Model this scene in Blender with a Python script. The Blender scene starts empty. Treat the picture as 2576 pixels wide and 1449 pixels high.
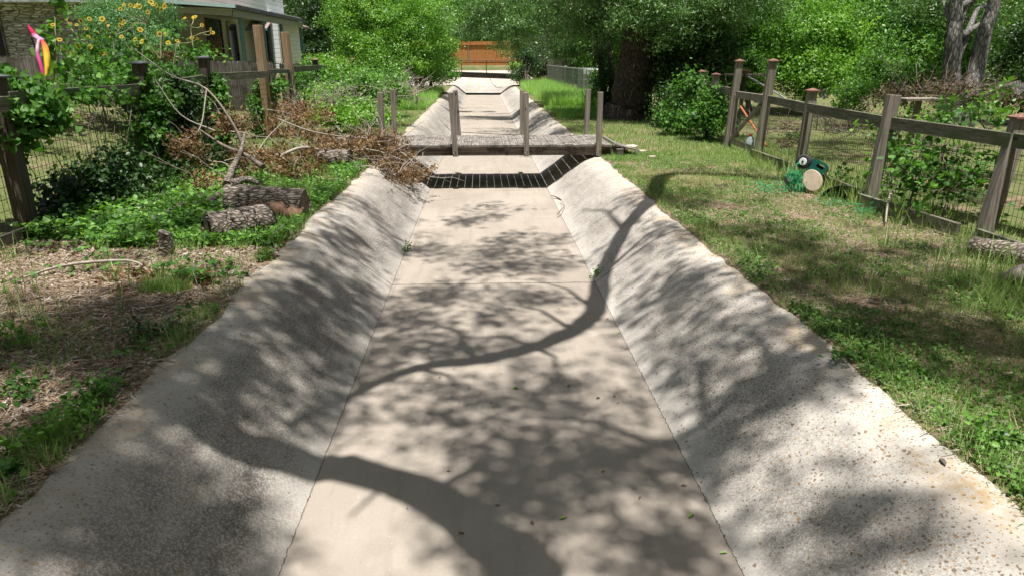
import bpy, math, random
import numpy as np
from mathutils import Vector, Matrix
R = math.radians
random.seed(7); rng = np.random.default_rng(7)
sc = bpy.context.scene
COL = sc.collection
# ------------------------------------------------------------ camera, sky, sun, exposure
CAMZ = 2.28; PITCH = R(18.6); YAW = R(2.46)
cam = bpy.data.cameras.new('camera'); camo = bpy.data.objects.new('camera', cam); COL.objects.link(camo)
camo.location = (0, 0, CAMZ); camo.rotation_euler = (R(90) - PITCH, 0, -YAW)
cam.sensor_width = 36; cam.lens = 24.0; cam.clip_start = .05; cam.clip_end = 900
sc.camera = camo
w = bpy.data.worlds.new('World'); sc.world = w; w.use_nodes = True
nt = w.node_tree; nt.nodes.clear()
sky = nt.nodes.new('ShaderNodeTexSky'); sky.sky_type = 'NISHITA'; sky.sun_disc = False
SDX, SDY = -.01, .17                       # light leans this far per metre fallen
sky.sun_elevation = R(80.3); sky.sun_rotation = R(176); sky.dust_density = 4.5; sky.ozone_density = .4; sky.altitude = 200
bg = nt.nodes.new('ShaderNodeBackground'); bg.inputs[1].default_value = .05
wo = nt.nodes.new('ShaderNodeOutputWorld'); nt.links.new(sky.outputs[0], bg.inputs[0]); nt.links.new(bg.outputs[0], wo.inputs[0])
sl = bpy.data.lights.new('sun', 'SUN'); sl.energy = 4.8; sl.angle = R(.62); sl.color = (1, .955, .89)
so = bpy.data.objects.new('sun', sl); COL.objects.link(so)
so.rotation_euler = Vector((-SDX, -SDY, 1)).to_track_quat('Z', 'Y').to_euler(); so.location = (0, -5, 30)
sc.view_settings.view_transform = 'Standard'; sc.view_settings.look = 'None'
sc.view_settings.exposure = .9; sc.view_settings.gamma = 1
sc.cycles.max_bounces = 6; sc.cycles.transparent_max_bounces = 6; sc.cycles.diffuse_bounces = 4
sc.cycles.caustics_reflective = False; sc.cycles.caustics_refractive = False
try:
    sc.cycles.use_denoising = True; sc.cycles.denoiser = 'OPENIMAGEDENOISE'
except Exception: pass

def ray(px, py):
    u = (px - 1288) / 1717; v = (724 - py) / 1717
    y = math.cos(PITCH) + v * math.sin(PITCH); z = -math.sin(PITCH) + v * math.cos(PITCH)
    c, s = math.cos(YAW), math.sin(YAW)
    return Vector((u * c + y * s, -u * s + y * c, z))
def G(px, py, z=.58):
    r = ray(px, py); return r * ((z - CAMZ) / r.z) + Vector((0, 0, CAMZ))
def D(px, py, d): return ray(px, py) * d + Vector((0, 0, CAMZ))

# ------------------------------------------------------------ noise (numpy)
_tab = np.random.default_rng(3).random((256, 256))
def vn(x, y, s=1.0, o=0):
    x = np.asarray(x, float) * s + o * 17.3 + 500; y = np.asarray(y, float) * s + o * 9.1 + 500
    xi = np.floor(x).astype(int); yi = np.floor(y).astype(int); fx = x - xi; fy = y - yi
    fx = fx * fx * (3 - 2 * fx); fy = fy * fy * (3 - 2 * fy)
    t = lambda a, b: _tab[a % 256, b % 256]
    return (t(xi, yi) * (1 - fx) + t(xi + 1, yi) * fx) * (1 - fy) + (t(xi, yi + 1) * (1 - fx) + t(xi + 1, yi + 1) * fx) * fy
def fbm(x, y, s=1.0, o=0): return (vn(x, y, s, o) + .5 * vn(x, y, 2 * s, o + 1) + .25 * vn(x, y, 4 * s, o + 2)) / 1.75

# ------------------------------------------------------------ materials
class NT:
    def __init__(s, name):
        s.m = bpy.data.materials.new(name); s.m.use_nodes = True; s.t = s.m.node_tree; s.t.nodes.clear()
        s.out = s.n('ShaderNodeOutputMaterial')
    def n(s, t, **k):
        x = s.t.nodes.new(t)
        for a, b in k.items(): setattr(x, a, b)
        return x
    def l(s, a, b): s.t.links.new(a, b)
    def pos(s, scale=(1, 1, 1), generated=False):
        tc = s.n('ShaderNodeTexCoord'); mp = s.n('ShaderNodeMapping'); mp.inputs['Scale'].default_value = scale
        s.l(tc.outputs['Object'], mp.inputs[0]); return mp.outputs[0]
    def noise(s, v, scale, detail=4, rough=.6, dist=0):
        x = s.n('ShaderNodeTexNoise'); x.inputs['Scale'].default_value = scale; x.inputs['Detail'].default_value = detail
        x.inputs['Roughness'].default_value = rough; x.inputs['Distortion'].default_value = dist; s.l(v, x.inputs['Vector']); return x.outputs[0]
    def vor(s, v, scale, rand=1, feature='F1', out=0):
        x = s.n('ShaderNodeTexVoronoi', feature=feature); x.inputs['Scale'].default_value = scale
        x.inputs['Randomness'].default_value = rand; s.l(v, x.inputs['Vector']); return x.outputs[out]
    def ramp(s, f, stops):
        x = s.n('ShaderNodeValToRGB'); cr = x.color_ramp
        while len(cr.elements) < len(stops): cr.elements.new(.5)
        for e, (p, c) in zip(cr.elements, stops):
            e.position = p; e.color = (*c, 1) if hasattr(c, '__len__') else (c, c, c, 1)
        s.l(f, x.inputs[0]); return x.outputs[0]
    def math(s, op, a, b=None, c=None):
        x = s.n('ShaderNodeMath', operation=op)
        for i, v in enumerate((a, b, c)):
            if v is None: continue
            if isinstance(v, (int, float)): x.inputs[i].default_value = v
            else: s.l(v, x.inputs[i])
        return x.outputs[0]
    def mix(s, f, a, b, mode='MIX'):
        x = s.n('ShaderNodeMix', data_type='RGBA', blend_type=mode)
        for i, v in ((0, f), (6, a), (7, b)):
            if isinstance(v, (int, float)): x.inputs[i].default_value = v
            elif isinstance(v, tuple): x.inputs[i].default_value = (*v, 1)
            else: s.l(v, x.inputs[i])
        return x.outputs[2]
    def fin(s, col, rough=.9, bump=None, bs=.3, bd=.01, metal=0, spec=.3):
        b = s.n('ShaderNodeBsdfPrincipled')
        if isinstance(col, tuple): b.inputs['Base Color'].default_value = (*col, 1)
        else: s.l(col, b.inputs['Base Color'])
        b.inputs['Roughness'].default_value = rough; b.inputs['Metallic'].default_value = metal
        b.inputs['Specular IOR Level'].default_value = spec
        if bump is not None:
            u = s.n('ShaderNodeBump'); u.inputs['Strength'].default_value = bs; u.inputs['Distance'].default_value = bd
            s.l(bump, u.inputs['Height']); s.l(u.outputs[0], b.inputs['Normal'])
        s.l(b.outputs[0], s.out.inputs[0]); return s.m

def m_plain(name, c, rough=.7, var=.25, scale=12, metal=0, spec=.4, bump=.15):
    t = NT(name); v = t.pos(); n = t.noise(v, scale, 5)
    col = t.ramp(n, [(.3, tuple(x * (1 - var) for x in c)), (.7, tuple(min(1, x * (1 + var)) for x in c))])
    return t.fin(col, rough, n, bump, .005, metal, spec)
def m_wood(name, c1, c2, axis=2, c3=None, scale=1.0, rough=.9):
    t = NT(name); s = [38 * scale] * 3; s[axis] = 1.6 * scale
    v = t.pos(tuple(s)); n = t.noise(v, 1, 6, .65, .4); v2 = t.pos(); n2 = t.noise(v2, 3.5 * scale, 4, .6)
    col = t.ramp(n, [(.25, tuple(x * .3 for x in c1)), (.42, c1), (.7, c2)])
    if c3: col = t.mix(t.ramp(n2, [(.5, 0.), (.62, 1.)]), col, c3)
    col = t.mix(t.ramp(t.vor(t.pos(tuple([5 if i != axis else 2.2 for i in range(3)])), 1), [(.05, 1.), (.11, 0.)]), col, tuple(x * .35 for x in c1))
    return t.fin(col, rough, n, .6, .006)
def m_bark(name, c1, c2, axis=2, scale=1.0, depth=.02):
    t = NT(name); s = [14 * scale] * 3; s[axis] = 3.5 * scale
    v = t.pos(tuple(s)); vo = t.vor(v, 1.5, 1, 'DISTANCE_TO_EDGE'); n = t.noise(v, 1.2, 6, .7, .6)
    h = t.math('ADD', t.math('MULTIPLY', t.math('MINIMUM', vo, .25), 2.0), t.math('MULTIPLY', n, .5))
    col = t.ramp(h, [(.22, tuple(x * .35 for x in c1)), (.45, c1), (.85, c2)])
    return t.fin(col, .95, h, .9, depth)
def m_leaf(name, cols, trans=.35, rough=.45, spec=.45):
    t = NT(name); a = t.n('ShaderNodeAttribute', attribute_name='rnd'); col = t.ramp(a.outputs['Fac'], [(i / (len(cols) - 1), c) for i, c in enumerate(cols)])
    b = t.n('ShaderNodeBsdfPrincipled'); b.inputs['Roughness'].default_value = rough; b.inputs['Specular IOR Level'].default_value = spec
    t.l(col, b.inputs['Base Color']); tr = t.n('ShaderNodeBsdfTranslucent'); hc = t.mix(1.0, col, (1.1, 1.2, .5), 'MULTIPLY'); t.l(hc, tr.inputs[0])
    mx = t.n('ShaderNodeMixShader'); mx.inputs[0].default_value = trans; t.l(b.outputs[0], mx.inputs[1]); t.l(tr.outputs[0], mx.inputs[2])
    t.l(mx.outputs[0], t.out.inputs[0]); return t.m

def joint_mask(t):
    tc = t.n('ShaderNodeTexCoord'); sp = t.n('ShaderNodeSeparateXYZ'); t.l(tc.outputs['Object'], sp.inputs[0])
    v = t.pos(); n = t.math('MULTIPLY', t.math('SUBTRACT', t.noise(v, 3, 6, .75), .5), .09)
    n2 = t.math('MULTIPLY', t.math('SUBTRACT', t.noise(v, 22, 3, .7), .5), .03)
    nn = t.math('ADD', n, n2)
    y = t.math('ADD', sp.outputs[1], nn); x = t.math('ADD', sp.outputs[0], n2)
    m = None
    for yy, wd in ((6.93, .010), (18.9, .01), (31, .012), (-5, .006)):
        d = t.math('LESS_THAN', t.math('ABSOLUTE', t.math('SUBTRACT', y, yy)), wd); m = d if m is None else t.math('MAXIMUM', m, d)
    ms = None
    for xx in (-.975, 1.19):
        d = t.math('LESS_THAN', t.math('ABSOLUTE', t.math('SUBTRACT', x, xx)), .0026); m = t.math('MAXIMUM', m, d)
    return m, sp
def m_conc_floor():
    t = NT('pale concrete floor'); v = t.pos()
    big = t.noise(v, .7, 5, .6, .3); fine = t.noise(v, 60, 6, .8); grit = t.noise(v, 240, 2, .8)
    col = t.ramp(big, [(.3, (.265, .232, .196)), (.5, (.30, .263, .223)), (.7, (.345, .305, .262))])
    col = t.mix(.55, col, t.ramp(fine, [(.25, .78), (.75, 1.1)]), 'MULTIPLY')
    col = t.mix(t.ramp(grit, [(.6, 0.), (.7, .6)]), col, (.16, .14, .12))
    st = t.noise(t.pos((1.1, .35, 1)), 1.3, 6, .7, .8); col = t.mix(t.ramp(st, [(.5, 0.), (.66, .45)]), col, (.20, .178, .15)); st2 = t.noise(v, 2.6, 5, .75, .6); col = t.mix(t.ramp(st2, [(.56, 0.), (.7, .3)]), col, (.40, .37, .33))
    vs = t.pos((9, .9, 1)); streak = t.noise(vs, 1, 5, .65, .3)
    col = t.mix(t.ramp(streak, [(.5, 0.), (.75, .5)]), col, (.19, .17, .145))
    wp = t.vor(v, 23); col = t.mix(t.ramp(wp, [(.03, 1.), (.05, 0.)]), col, (.6, .59, .57))
    m, sp = joint_mask(t); col = t.mix(t.math('MULTIPLY', m, .95), col, (.05, .04, .032))
    h = t.math('ADD', t.math('MULTIPLY', fine, .5), t.math('MULTIPLY', grit, .35))
    return t.fin(col, .9, h, .28, .004, spec=.25)
def m_conc_slope(name, dark, orange, base):
    t = NT(name); v = t.pos()
    big = t.noise(v, .9, 5, .6, .5); med = t.noise(v, 5, 5, .65)
    col = t.ramp(big, [(.3, (base*.88, base*.82, base*.745)), (.7, (base*1.18, base*1.115, base*1.02))])
    tc = t.n('ShaderNodeTexCoord'); sp = t.n('ShaderNodeSeparateXYZ'); t.l(tc.outputs['Object'], sp.inputs[0])
    rs = t.noise(t.pos((1.2, 13, 1.2)), 1.0, 5, .65, .4); col = t.mix(t.ramp(rs, [(.48, 0.), (.7, .26)]), col, (base*.55, base*.52, base*.46))
    cr_ = t.noise(t.pos((.8, 2.6, .8)), 1.4, 5, .7, .8); col = t.mix(t.ramp(cr_, [(.54, 0.), (.68, .25)]), col, (base*.62, base*.56, base*.47))
    # black speckle of grit and mildew, in patches
    sp1 = t.noise(v, 75, 4, .75); sp2 = t.noise(v, 190, 3, .8)
    zz = t.math('DIVIDE', sp.outputs[2], .58)
    # mildew thickest half way up
    mid = t.ramp(zz, [(.02, .25), (.3, 1.), (.8, .75), (.97, .1)])
    patch = t.math('MULTIPLY', t.ramp(t.noise(v, 1.3, 4, .7), [(.28, .25), (.62, 1.)]), mid)
    vl = t.pos((3.5, 1, 6)); patch = t.math('MULTIPLY', patch, t.ramp(t.noise(vl, 2.0, 3, .6), [(.3, .55), (.6, 1.)]))
    k = t.math('MULTIPLY', patch, dark)
    s1 = t.ramp(t.math('ADD', t.math('MULTIPLY', sp1, .6), t.math('MULTIPLY', sp2, .4)), [(.45, 0.), (.52, 1.)])
    col = t.mix(t.math('MULTIPLY', t.math('MULTIPLY', s1, k), 1.0), col, (.05, .045, .04))
    s3 = t.noise(v, 34, 3, .8); col = t.mix(t.math('MULTIPLY', t.ramp(s3, [(.54, 0.), (.62, .55)]), k), col, (.10, .09, .075))
    col = t.mix(t.math('MULTIPLY', k, .3), col, (.2, .185, .165))
    # round lichen spots
    vd = t.n('ShaderNodeVectorMath', operation='ADD'); nz = t.n('ShaderNodeTexNoise'); nz.inputs['Scale'].default_value = 45; t.l(v, nz.inputs['Vector'])
    sc_ = t.n('ShaderNodeVectorMath', operation='SCALE'); t.l(nz.outputs[1], sc_.inputs[0]); sc_.inputs['Scale'].default_value = .014
    t.l(v, vd.inputs[0]); t.l(sc_.outputs[0], vd.inputs[1])
    for scale, r in ((32, .34), (50, .42), (80, .44)):
        x = t.n('ShaderNodeTexVoronoi'); x.inputs['Scale'].default_value = scale; t.l(vd.outputs[0], x.inputs['Vector'])
        spc = t.n('ShaderNodeSeparateColor'); t.l(x.outputs['Color'], spc.inputs[0])
        thr = t.math('MULTIPLY', spc.outputs[0], r); msk = t.ramp(t.math('SUBTRACT', thr, x.outputs['Distance']), [(.0, 0.), (.03, 1.)])
        dens = t.math('LESS_THAN', spc.outputs[1], t.math('MULTIPLY', t.ramp(t.noise(v, 1.7, 3), [(.3, .3), (.7, 1.)]), t.ramp(zz, [(.1, .1), (.5, .8), (1., 1.)])))
        oc = t.ramp(spc.outputs[2], [(.0, (.12, .09, .065)), (.7, (.21, .145, .09)), (1., (.32, .205, .10))])
        col = t.mix(t.math('MULTIPLY', t.math('MULTIPLY', msk, dens), .8 * orange), col, oc)
    # mustard lichen film on the crest
    crest = t.math('MULTIPLY', t.ramp(zz, [(.86, 0.), (.97, 1.)]), t.ramp(t.noise(v, 3.1, 5, .7), [(.42, 0.), (.62, 1.)]))
    crest = t.math('MULTIPLY', crest, t.ramp(t.noise(v, 40, 4, .7), [(.42, .1), (.58, 1.)]))
    col = t.mix(t.math('MULTIPLY', crest, .8 * orange), col, (.36, .255, .125))
    col = t.mix(.4, col, t.ramp(med, [(.25, .8), (.75, 1.12)]), 'MULTIPLY')
    m, _ = joint_mask(t); col = t.mix(t.math('MULTIPLY', m, .85), col, (.09, .075, .06))
    h = t.math('ADD', t.math('MULTIPLY', sp1, .6), t.math('MULTIPLY', sp2, .5))
    return t.fin(col, .95, h, .55, .008, spec=.2)
def m_ground():
    t = NT('soil with thin turf'); v = t.pos(); tc = t.n('ShaderNodeTexCoord'); sp = t.n('ShaderNodeSeparateXYZ'); t.l(tc.outputs['Object'], sp.inputs[0])
    n1 = t.noise(v, 1.1, 6, .7, .4); n2 = t.noise(v, 14, 5, .75); n3 = t.noise(v, 90, 3, .8)
    dirt = t.ramp(n2, [(.25, (.10, .07, .045)), (.5, (.22, .155, .105)), (.75, (.36, .27, .19))])
    dirt = t.mix(t.ramp(n3, [(.55, 0.), (.7, .6)]), dirt, (.42, .36, .30))
    grs = t.ramp(t.noise(v, 30, 5, .75), [(.3, (.045, .075, .018)), (.7, (.13, .17, .055))])
    far = t.ramp(t.math('MULTIPLY', t.math('ABSOLUTE', sp.outputs[0]), .1), [(.47, 0.), (.53, 1.)])
    yfar = t.ramp(t.math('MULTIPLY', sp.outputs[1], .05), [(.55, 0.), (.75, 1.)])
    g = t.math('MAXIMUM', far, yfar)
    thr = t.ramp(t.math('ADD', n1, t.math('MULTIPLY', g, .12)), [(.46, 0.), (.62, 1.)])
    col = t.mix(t.math('MULTIPLY', thr, t.math('ADD', t.math('MULTIPLY', g, .35), .5)), dirt, grs)
    return t.fin(col, 1, t.math('ADD', n2, n3), .6, .02, spec=.1)
M = {}
M['floor'] = m_conc_floor(); M['slopeL'] = m_conc_slope('mildewed concrete slope', 1.1, .75, .37); M['slopeR'] = m_conc_slope('lichen spotted concrete slope', .75, 1.15, .455)
M['ground'] = m_ground()
GW1, GW2 = (.17, .145, .12), (.36, .325, .285)
M['woodz'] = m_wood('weathered post wood', GW1, GW2, 2); M['woody'] = m_wood('weathered rail wood', (.11, .10, .075), (.25, .235, .19), 1, (.10, .12, .06)); M['woodx'] = m_wood('weathered beam wood', (.10, .08, .065), (.27, .235, .20), 0, (.06, .05, .042))
M['deck'] = m_wood('silvered deck planks', (.13, .115, .10), (.33, .305, .275), 1, (.09, .08, .07), 1.2)
M['woodnew'] = m_wood('tan post wood', (.30, .20, .12), (.46, .34, .22), 2); M['picket'] = m_wood('grey picket wood', (.12, .105, .095), (.32, .29, .265), 2, (.09, .075, .06))
M['cedar'] = m_wood('orange cedar boards', (.42, .17, .055), (.62, .29, .10), 2); M['darkpost'] = m_wood('dark stained post wood', (.055, .045, .038), (.15, .12, .095), 2)
M['copper'] = m_plain('brown copper cap', (.19, .095, .07), .7, .4, 40); M['blackcap'] = m_plain('dark grey cap', (.07, .075, .085), .6)
M['wire'] = m_plain('dark rusty wire', (.075, .06, .05), .6, metal=.3); M['galv'] = m_plain('galvanised wire', (.33, .34, .34), .5, metal=.5)
M['rust'] = m_plain('orange rust', (.38, .12, .045), .8, .4, 30); M['iron'] = m_plain('black iron', (.02, .02, .022), .5)
M['bark'] = m_bark('grey ridged bark', (.13, .105, .085), (.34, .30, .26), 0, 1.5, .02); M['barkz'] = m_bark('brown trunk bark', (.06, .046, .036), (.14, .11, .085), 2, 1.0, .04)  # trunk bark colour darkened to carry the shade on the oak trunk
M['barkgrey'] = m_bark('pale grey trunk bark', (.12, .115, .105), (.27, .26, .24), 2, .8, .02); M['barky'] = m_bark('ridged log bark', (.13, .105, .085), (.32, .28, .24), 1, 1.5, .02)
M['twig'] = m_plain('pale dead twig', (.30, .26, .225), .9, .3, 25); M['twigdark'] = m_plain('grey brown twig', (.15, .12, .10), .9, .4, 18)
M['cut'] = m_wood('sawn wood face', (.10, .075, .055), (.24, .185, .14), 0); M['rot'] = m_plain('rotten red brown wood', (.155, .09, .06), .95, .5, 30)
M['stem'] = m_plain('green brown stem', (.22, .22, .12), .8)
# leaves: bright, mid, dark, dead etc
M['lf_bright'] = m_leaf('bright green leaves', [(0.056, 0.146, 0.020), (0.146, 0.325, 0.039), (0.280, 0.482, 0.078)], .42)
M['lf_mid'] = m_leaf('mid green leaves', [(0.034, 0.098, 0.018), (0.115, 0.276, 0.041), (0.230, 0.437, 0.081)], .38)
M['lf_oak'] = m_leaf('grey green oak leaves', [(0.050, 0.122, 0.031), (0.094, 0.202, 0.050), (0.216, 0.346, 0.130)], .28, .42, .5)
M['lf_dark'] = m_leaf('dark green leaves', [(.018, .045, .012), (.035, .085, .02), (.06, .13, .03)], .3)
M['lf_vine'] = m_leaf('vine leaves', [(0.035, 0.104, 0.023), (0.076, 0.196, 0.035), (0.150, 0.312, 0.058)], .38, .55, .25)
M['lf_fern'] = m_leaf('blue green feathery leaves', [(0.055, 0.154, 0.061), (0.110, 0.253, 0.099), (0.176, 0.352, 0.110)], .3)
M['lf_dead'] = m_leaf('dry rust brown leaves', [(.09, .055, .032), (.215, .13, .073), (.40, .275, .17)], .3, .7, .2)
M['lf_deaddark'] = m_leaf('dry dark brown leaves', [(.06, .043, .03), (.125, .09, .062), (.22, .17, .12)], .2, .8, .2)
M['grass'] = m_leaf('green grass blades', [(0.099, 0.174, 0.050), (0.174, 0.298, 0.075), (0.310, 0.422, 0.149), (0.522, 0.497, 0.286)], .35, .5, .3)
M['tallgrass'] = m_leaf('tall pale grass', [(0.168, 0.336, 0.070), (0.266, 0.476, 0.112), (0.462, 0.616, 0.252)], .4, .5, .3)
M['litter'] = m_leaf('fallen leaf litter', [(0.117, 0.077, 0.045), (0.234, 0.162, 0.108), (0.360, 0.288, 0.225), (0.450, 0.405, 0.360)], .1, .9, .1)
M['clover'] = m_leaf('low weed leaves', [(.05, .12, .025), (.09, .20, .035), (.15, .29, .05)], .3, .5, .3)
M['yellow'] = m_leaf('yellow petals', [(.85, .55, .01), (.95, .72, .03)], .3, .6)
M['seed'] = m_plain('brown flower centre', (.12, .05, .015), .9)
M['netting'] = m_plain('green plastic netting', (.02, .33, .13), .5)

# ------------------------------------------------------------ mesh helpers
def tag(o, label=None, cat=None, group=None, kind=None):
    if label: o['label'] = label
    if cat: o['category'] = cat
    if group: o['group'] = group
    if kind: o['kind'] = kind
    return o
def empty(name, loc=(0, 0, 0), label=None, cat=None, group=None, rz=0):
    o = bpy.data.objects.new(name, None); COL.objects.link(o); o.location = loc; o.rotation_euler = (0, 0, rz); o.empty_display_size = .1
    return tag(o, label, cat, group)
def link(name, me, mats, parent=None):
    if not isinstance(mats, (list, tuple)): mats = [mats]
    for m in mats: me.materials.append(M[m] if isinstance(m, str) else m)
    o = bpy.data.objects.new(name, me); COL.objects.link(o)
    if parent is not None:
        o.parent = parent
        # geometry is written in world space: take the parent's place out of the mesh
        mw = Matrix.Translation(parent.location) @ parent.rotation_euler.to_matrix().to_4x4()
        p = parent
        while p.parent is not None:
            p = p.parent; mw = (Matrix.Translation(p.location) @ p.rotation_euler.to_matrix().to_4x4()) @ mw
        me.transform(mw.inverted())
    return o
class MB:
    def __init__(s): s.v = []; s.f = []; s.mi = []; s.sm = []; s.cur = 0
    def add(s, vs, fs, smooth=False):
        b = len(s.v); s.v.extend([tuple(x) for x in vs]); s.f.extend([tuple(b + i for i in f) for f in fs])
        s.mi.extend([s.cur] * len(fs)); s.sm.extend([smooth] * len(fs))
    def hexa(s, p): s.add(p, [(3, 2, 1, 0), (4, 5, 6, 7), (0, 1, 5, 4), (1, 2, 6, 5), (2, 3, 7, 6), (3, 0, 4, 7)])
    def box(s, c, sz, rot=None):
        x, y, z = [a / 2 for a in sz]; p = [Vector(q) for q in ((-x, -y, -z), (x, -y, -z), (x, y, -z), (-x, y, -z), (-x, -y, z), (x, -y, z), (x, y, z), (-x, y, z))]
        if rot is not None: p = [rot @ q for q in p]
        c = Vector(c); s.hexa([q + c for q in p])
    def beam(s, a, b, wd, ht, up=(0, 0, 1), wb=None):
        a = Vector(a); b = Vector(b); d = (b - a).normalized(); u = Vector(up); sd = d.cross(u)
        if sd.length < 1e-4: sd = d.cross(Vector((0, 1, 0)))
        sd.normalize(); u = sd.cross(d).normalized(); p = []
        for q, k in ((a, 1), (b, wb or 1)):
            for e, f in ((-1, -1), (1, -1), (1, 1), (-1, 1)): p.append(q + sd * e * wd * k / 2 + u * f * ht * k / 2)
        s.hexa(p)
    def tube(s, pts, rad, n=6, cap=True, smooth=True, jit=0):
        pts = [Vector(p) for p in pts]
        if not hasattr(rad, '__len__'): rad = [rad] * len(pts)
        if jit and 3 <= len(pts) <= 14:                 # curve the limb through its points
            P = [pts[0] * 2 - pts[1]] + pts + [pts[-1] * 2 - pts[-2]]; q = []; rr = []
            for i in range(len(pts) - 1):
                a, b, c, d = P[i:i + 4]
                for k in range(4):
                    t = k / 4; q.append(.5 * ((2 * b) + (c - a) * t + (2 * a - 5 * b + 4 * c - d) * t * t + (3 * b - a - 3 * c + d) * t ** 3) + Vector((random.uniform(-1, 1), random.uniform(-1, 1), random.uniform(-1, 1))) * rad[i] * jit * 1.2); rr.append(rad[i] * (1 - t) + rad[i + 1] * t)
            pts = q + [pts[-1]]; rad = rr + [rad[-1]]
        vs = []; prev = None
        for i, p in enumerate(pts):
            d = (pts[min(i + 1, len(pts) - 1)] - pts[max(i - 1, 0)])
            d = d.normalized() if d.length > 1e-9 else Vector((0, 0, 1))
            if prev is None: prev = d.cross(Vector((0, 0, 1))) if abs(d.z) < .9 else d.cross(Vector((1, 0, 0)))
            a = (prev - d * prev.dot(d)).normalized(); b = d.cross(a); prev = a
            for k in range(n):
                t = 2 * math.pi * k / n; r = rad[i] * (1 + (random.uniform(-jit, jit) if jit else 0)); vs.append(p + a * math.cos(t) * r + b * math.sin(t) * r)
        fs = [(i * n + k, i * n + (k + 1) % n, (i + 1) * n + (k + 1) % n, (i + 1) * n + k) for i in range(len(pts) - 1) for k in range(n)]
        s.add(vs, fs, smooth)
        if cap:
            s.add(vs[:n], [tuple(reversed(range(n)))]); s.add(vs[-n:], [tuple(range(n))])
    def disc(s, c, nrm, r, n=20, r2=None, th=0):
        c = Vector(c); q = Vector(nrm).to_track_quat('Z', 'Y')
        vs = [c + q @ Vector((r * math.cos(6.2832 * k / n), (r2 or r) * math.sin(6.2832 * k / n), 0)) for k in range(n)]; s.add(vs, [tuple(range(n))])
    def build(s, name, mats, parent=None, bevel=0):
        me = bpy.data.meshes.new(name); me.from_pydata(s.v, [], s.f); me.polygons.foreach_set('material_index', s.mi); me.polygons.foreach_set('use_smooth', s.sm); me.update()
        o = link(name, me, mats, parent)
        if bevel:
            b = o.modifiers.new('bevel', 'BEVEL'); b.width = bevel; b.segments = 2; b.limit_method = 'ANGLE'
        return o

def rotmats(nrm, spin):
    n = nrm / np.linalg.norm(nrm, axis=1, keepdims=True); a = np.cross(n, np.array([.31, .21, .93])); a /= np.linalg.norm(a, axis=1, keepdims=True) + 1e-9
    b = np.cross(n, a); c, s_ = np.cos(spin)[:, None], np.sin(spin)[:, None]
    x = a * c + b * s_; y = np.cross(n, x); return np.stack([x, y, n], axis=2)      # columns
T_DIAMOND = (np.array([(0, 0, 0), (.25, .5, .02), (0, 1, -.06), (-.25, .5, .02)]), np.array([(0, 1, 2, 3)]))
T_NARROW = (np.array([(0, 0, 0), (.15, .45, .03), (0, 1, -.08), (-.15, .45, .03)]), np.array([(0, 1, 2, 3)]))
T_BROAD = (np.array([(0, 0, 0), (.36, .25, .06), (.3, .65, .05), (0, 1, -.08), (-.3, .65, .05), (-.36, .25, .06), ]), np.array([(0, 1, 2, 3), (0, 3, 4, 5)]))
T_HEART = (np.array([(0, .08, 0), (.42, -.02, .06), (.4, .5, .04), (0, 1, -.1), (-.4, .5, .04), (-.42, -.02, .06)]), np.array([(0, 1, 2, 3), (0, 3, 4, 5)]))
T_STRAW = (np.array([(-.03, 0, 0), (.03, 0, .02), (.025, 1, .0), (-.025, 1, .02)]), np.array([(0, 1, 2, 3)]))
T_BLADE = (np.array([(-.5, 0, 0), (.5, 0, 0), (.38, .12, .45), (-.38, .12, .45), (.06, .42, .95), (-.06, .42, .95)]), np.array([(0, 1, 2, 3), (3, 2, 4, 5)]))
def scatter_mesh(name, parts):
    """parts: list of (template, pos(n,3), rot(n,3,3), scale(n,3) or (n,), rnd(n))"""
    V = []; F = []; A = []; base = 0
    for (tv, tf), pos, rot, scl, rnd in parts:
        n = len(pos)
        if n == 0: continue
        scl = np.asarray(scl, float)
        if scl.ndim == 1: scl = np.repeat(scl[:, None], 3, 1)
        v = tv[None] * scl[:, None, :]
        v = np.einsum('nij,nkj->nki', rot, v) + pos[:, None, :]
        k = len(tv); F.append((tf[None] + (np.arange(n) * k)[:, None, None] + base).reshape(-1, 4)); V.append(v.reshape(-1, 3)); A.append(np.repeat(rnd, k)); base += n * k
    V = np.concatenate(V).astype(np.float32); F = np.concatenate(F).astype(np.int32); A = np.concatenate(A).astype(np.float32)
    me = bpy.data.meshes.new(name); me.vertices.add(len(V)); me.vertices.foreach_set('co', V.ravel())
    me.loops.add(F.size); me.loops.foreach_set('vertex_index', F.ravel()); me.polygons.add(len(F))
    me.polygons.foreach_set('loop_start', np.arange(0, F.size, 4, dtype=np.int32)); me.update(calc_edges=True)
    at = me.attributes.new('rnd', 'FLOAT', 'POINT'); at.data.foreach_set('value', A)
    return me
def unit(n):
    v = rng.normal(size=(n, 3)); return v / np.linalg.norm(v, axis=1, keepdims=True)
def leaves_at(centers, out, per, rc, size, tmpl=T_DIAMOND, upb=.5, flat=.7, jit=.7, droop=0.):
    """leaf cloud: per leaves round every centre"""
    n = len(centers) * per; c = np.repeat(centers, per, 0); o = np.repeat(out, per, 0)
    p = c + rng.normal(size=(n, 3)) * rc * np.array([1, 1, flat])
    nr = o * .45 + np.array([0, 0, upb]) + rng.normal(size=(n, 3)) * jit
    rot = rotmats(nr, rng.random(n) * 6.283)
    base = np.repeat(rng.random(len(centers)), per)
    rnd = np.clip(base * .65 + rng.random(n) * .45 - .05, 0, 1)
    return (tmpl, p, rot, size * (.65 + .7 * rng.random(n)), rnd)
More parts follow.
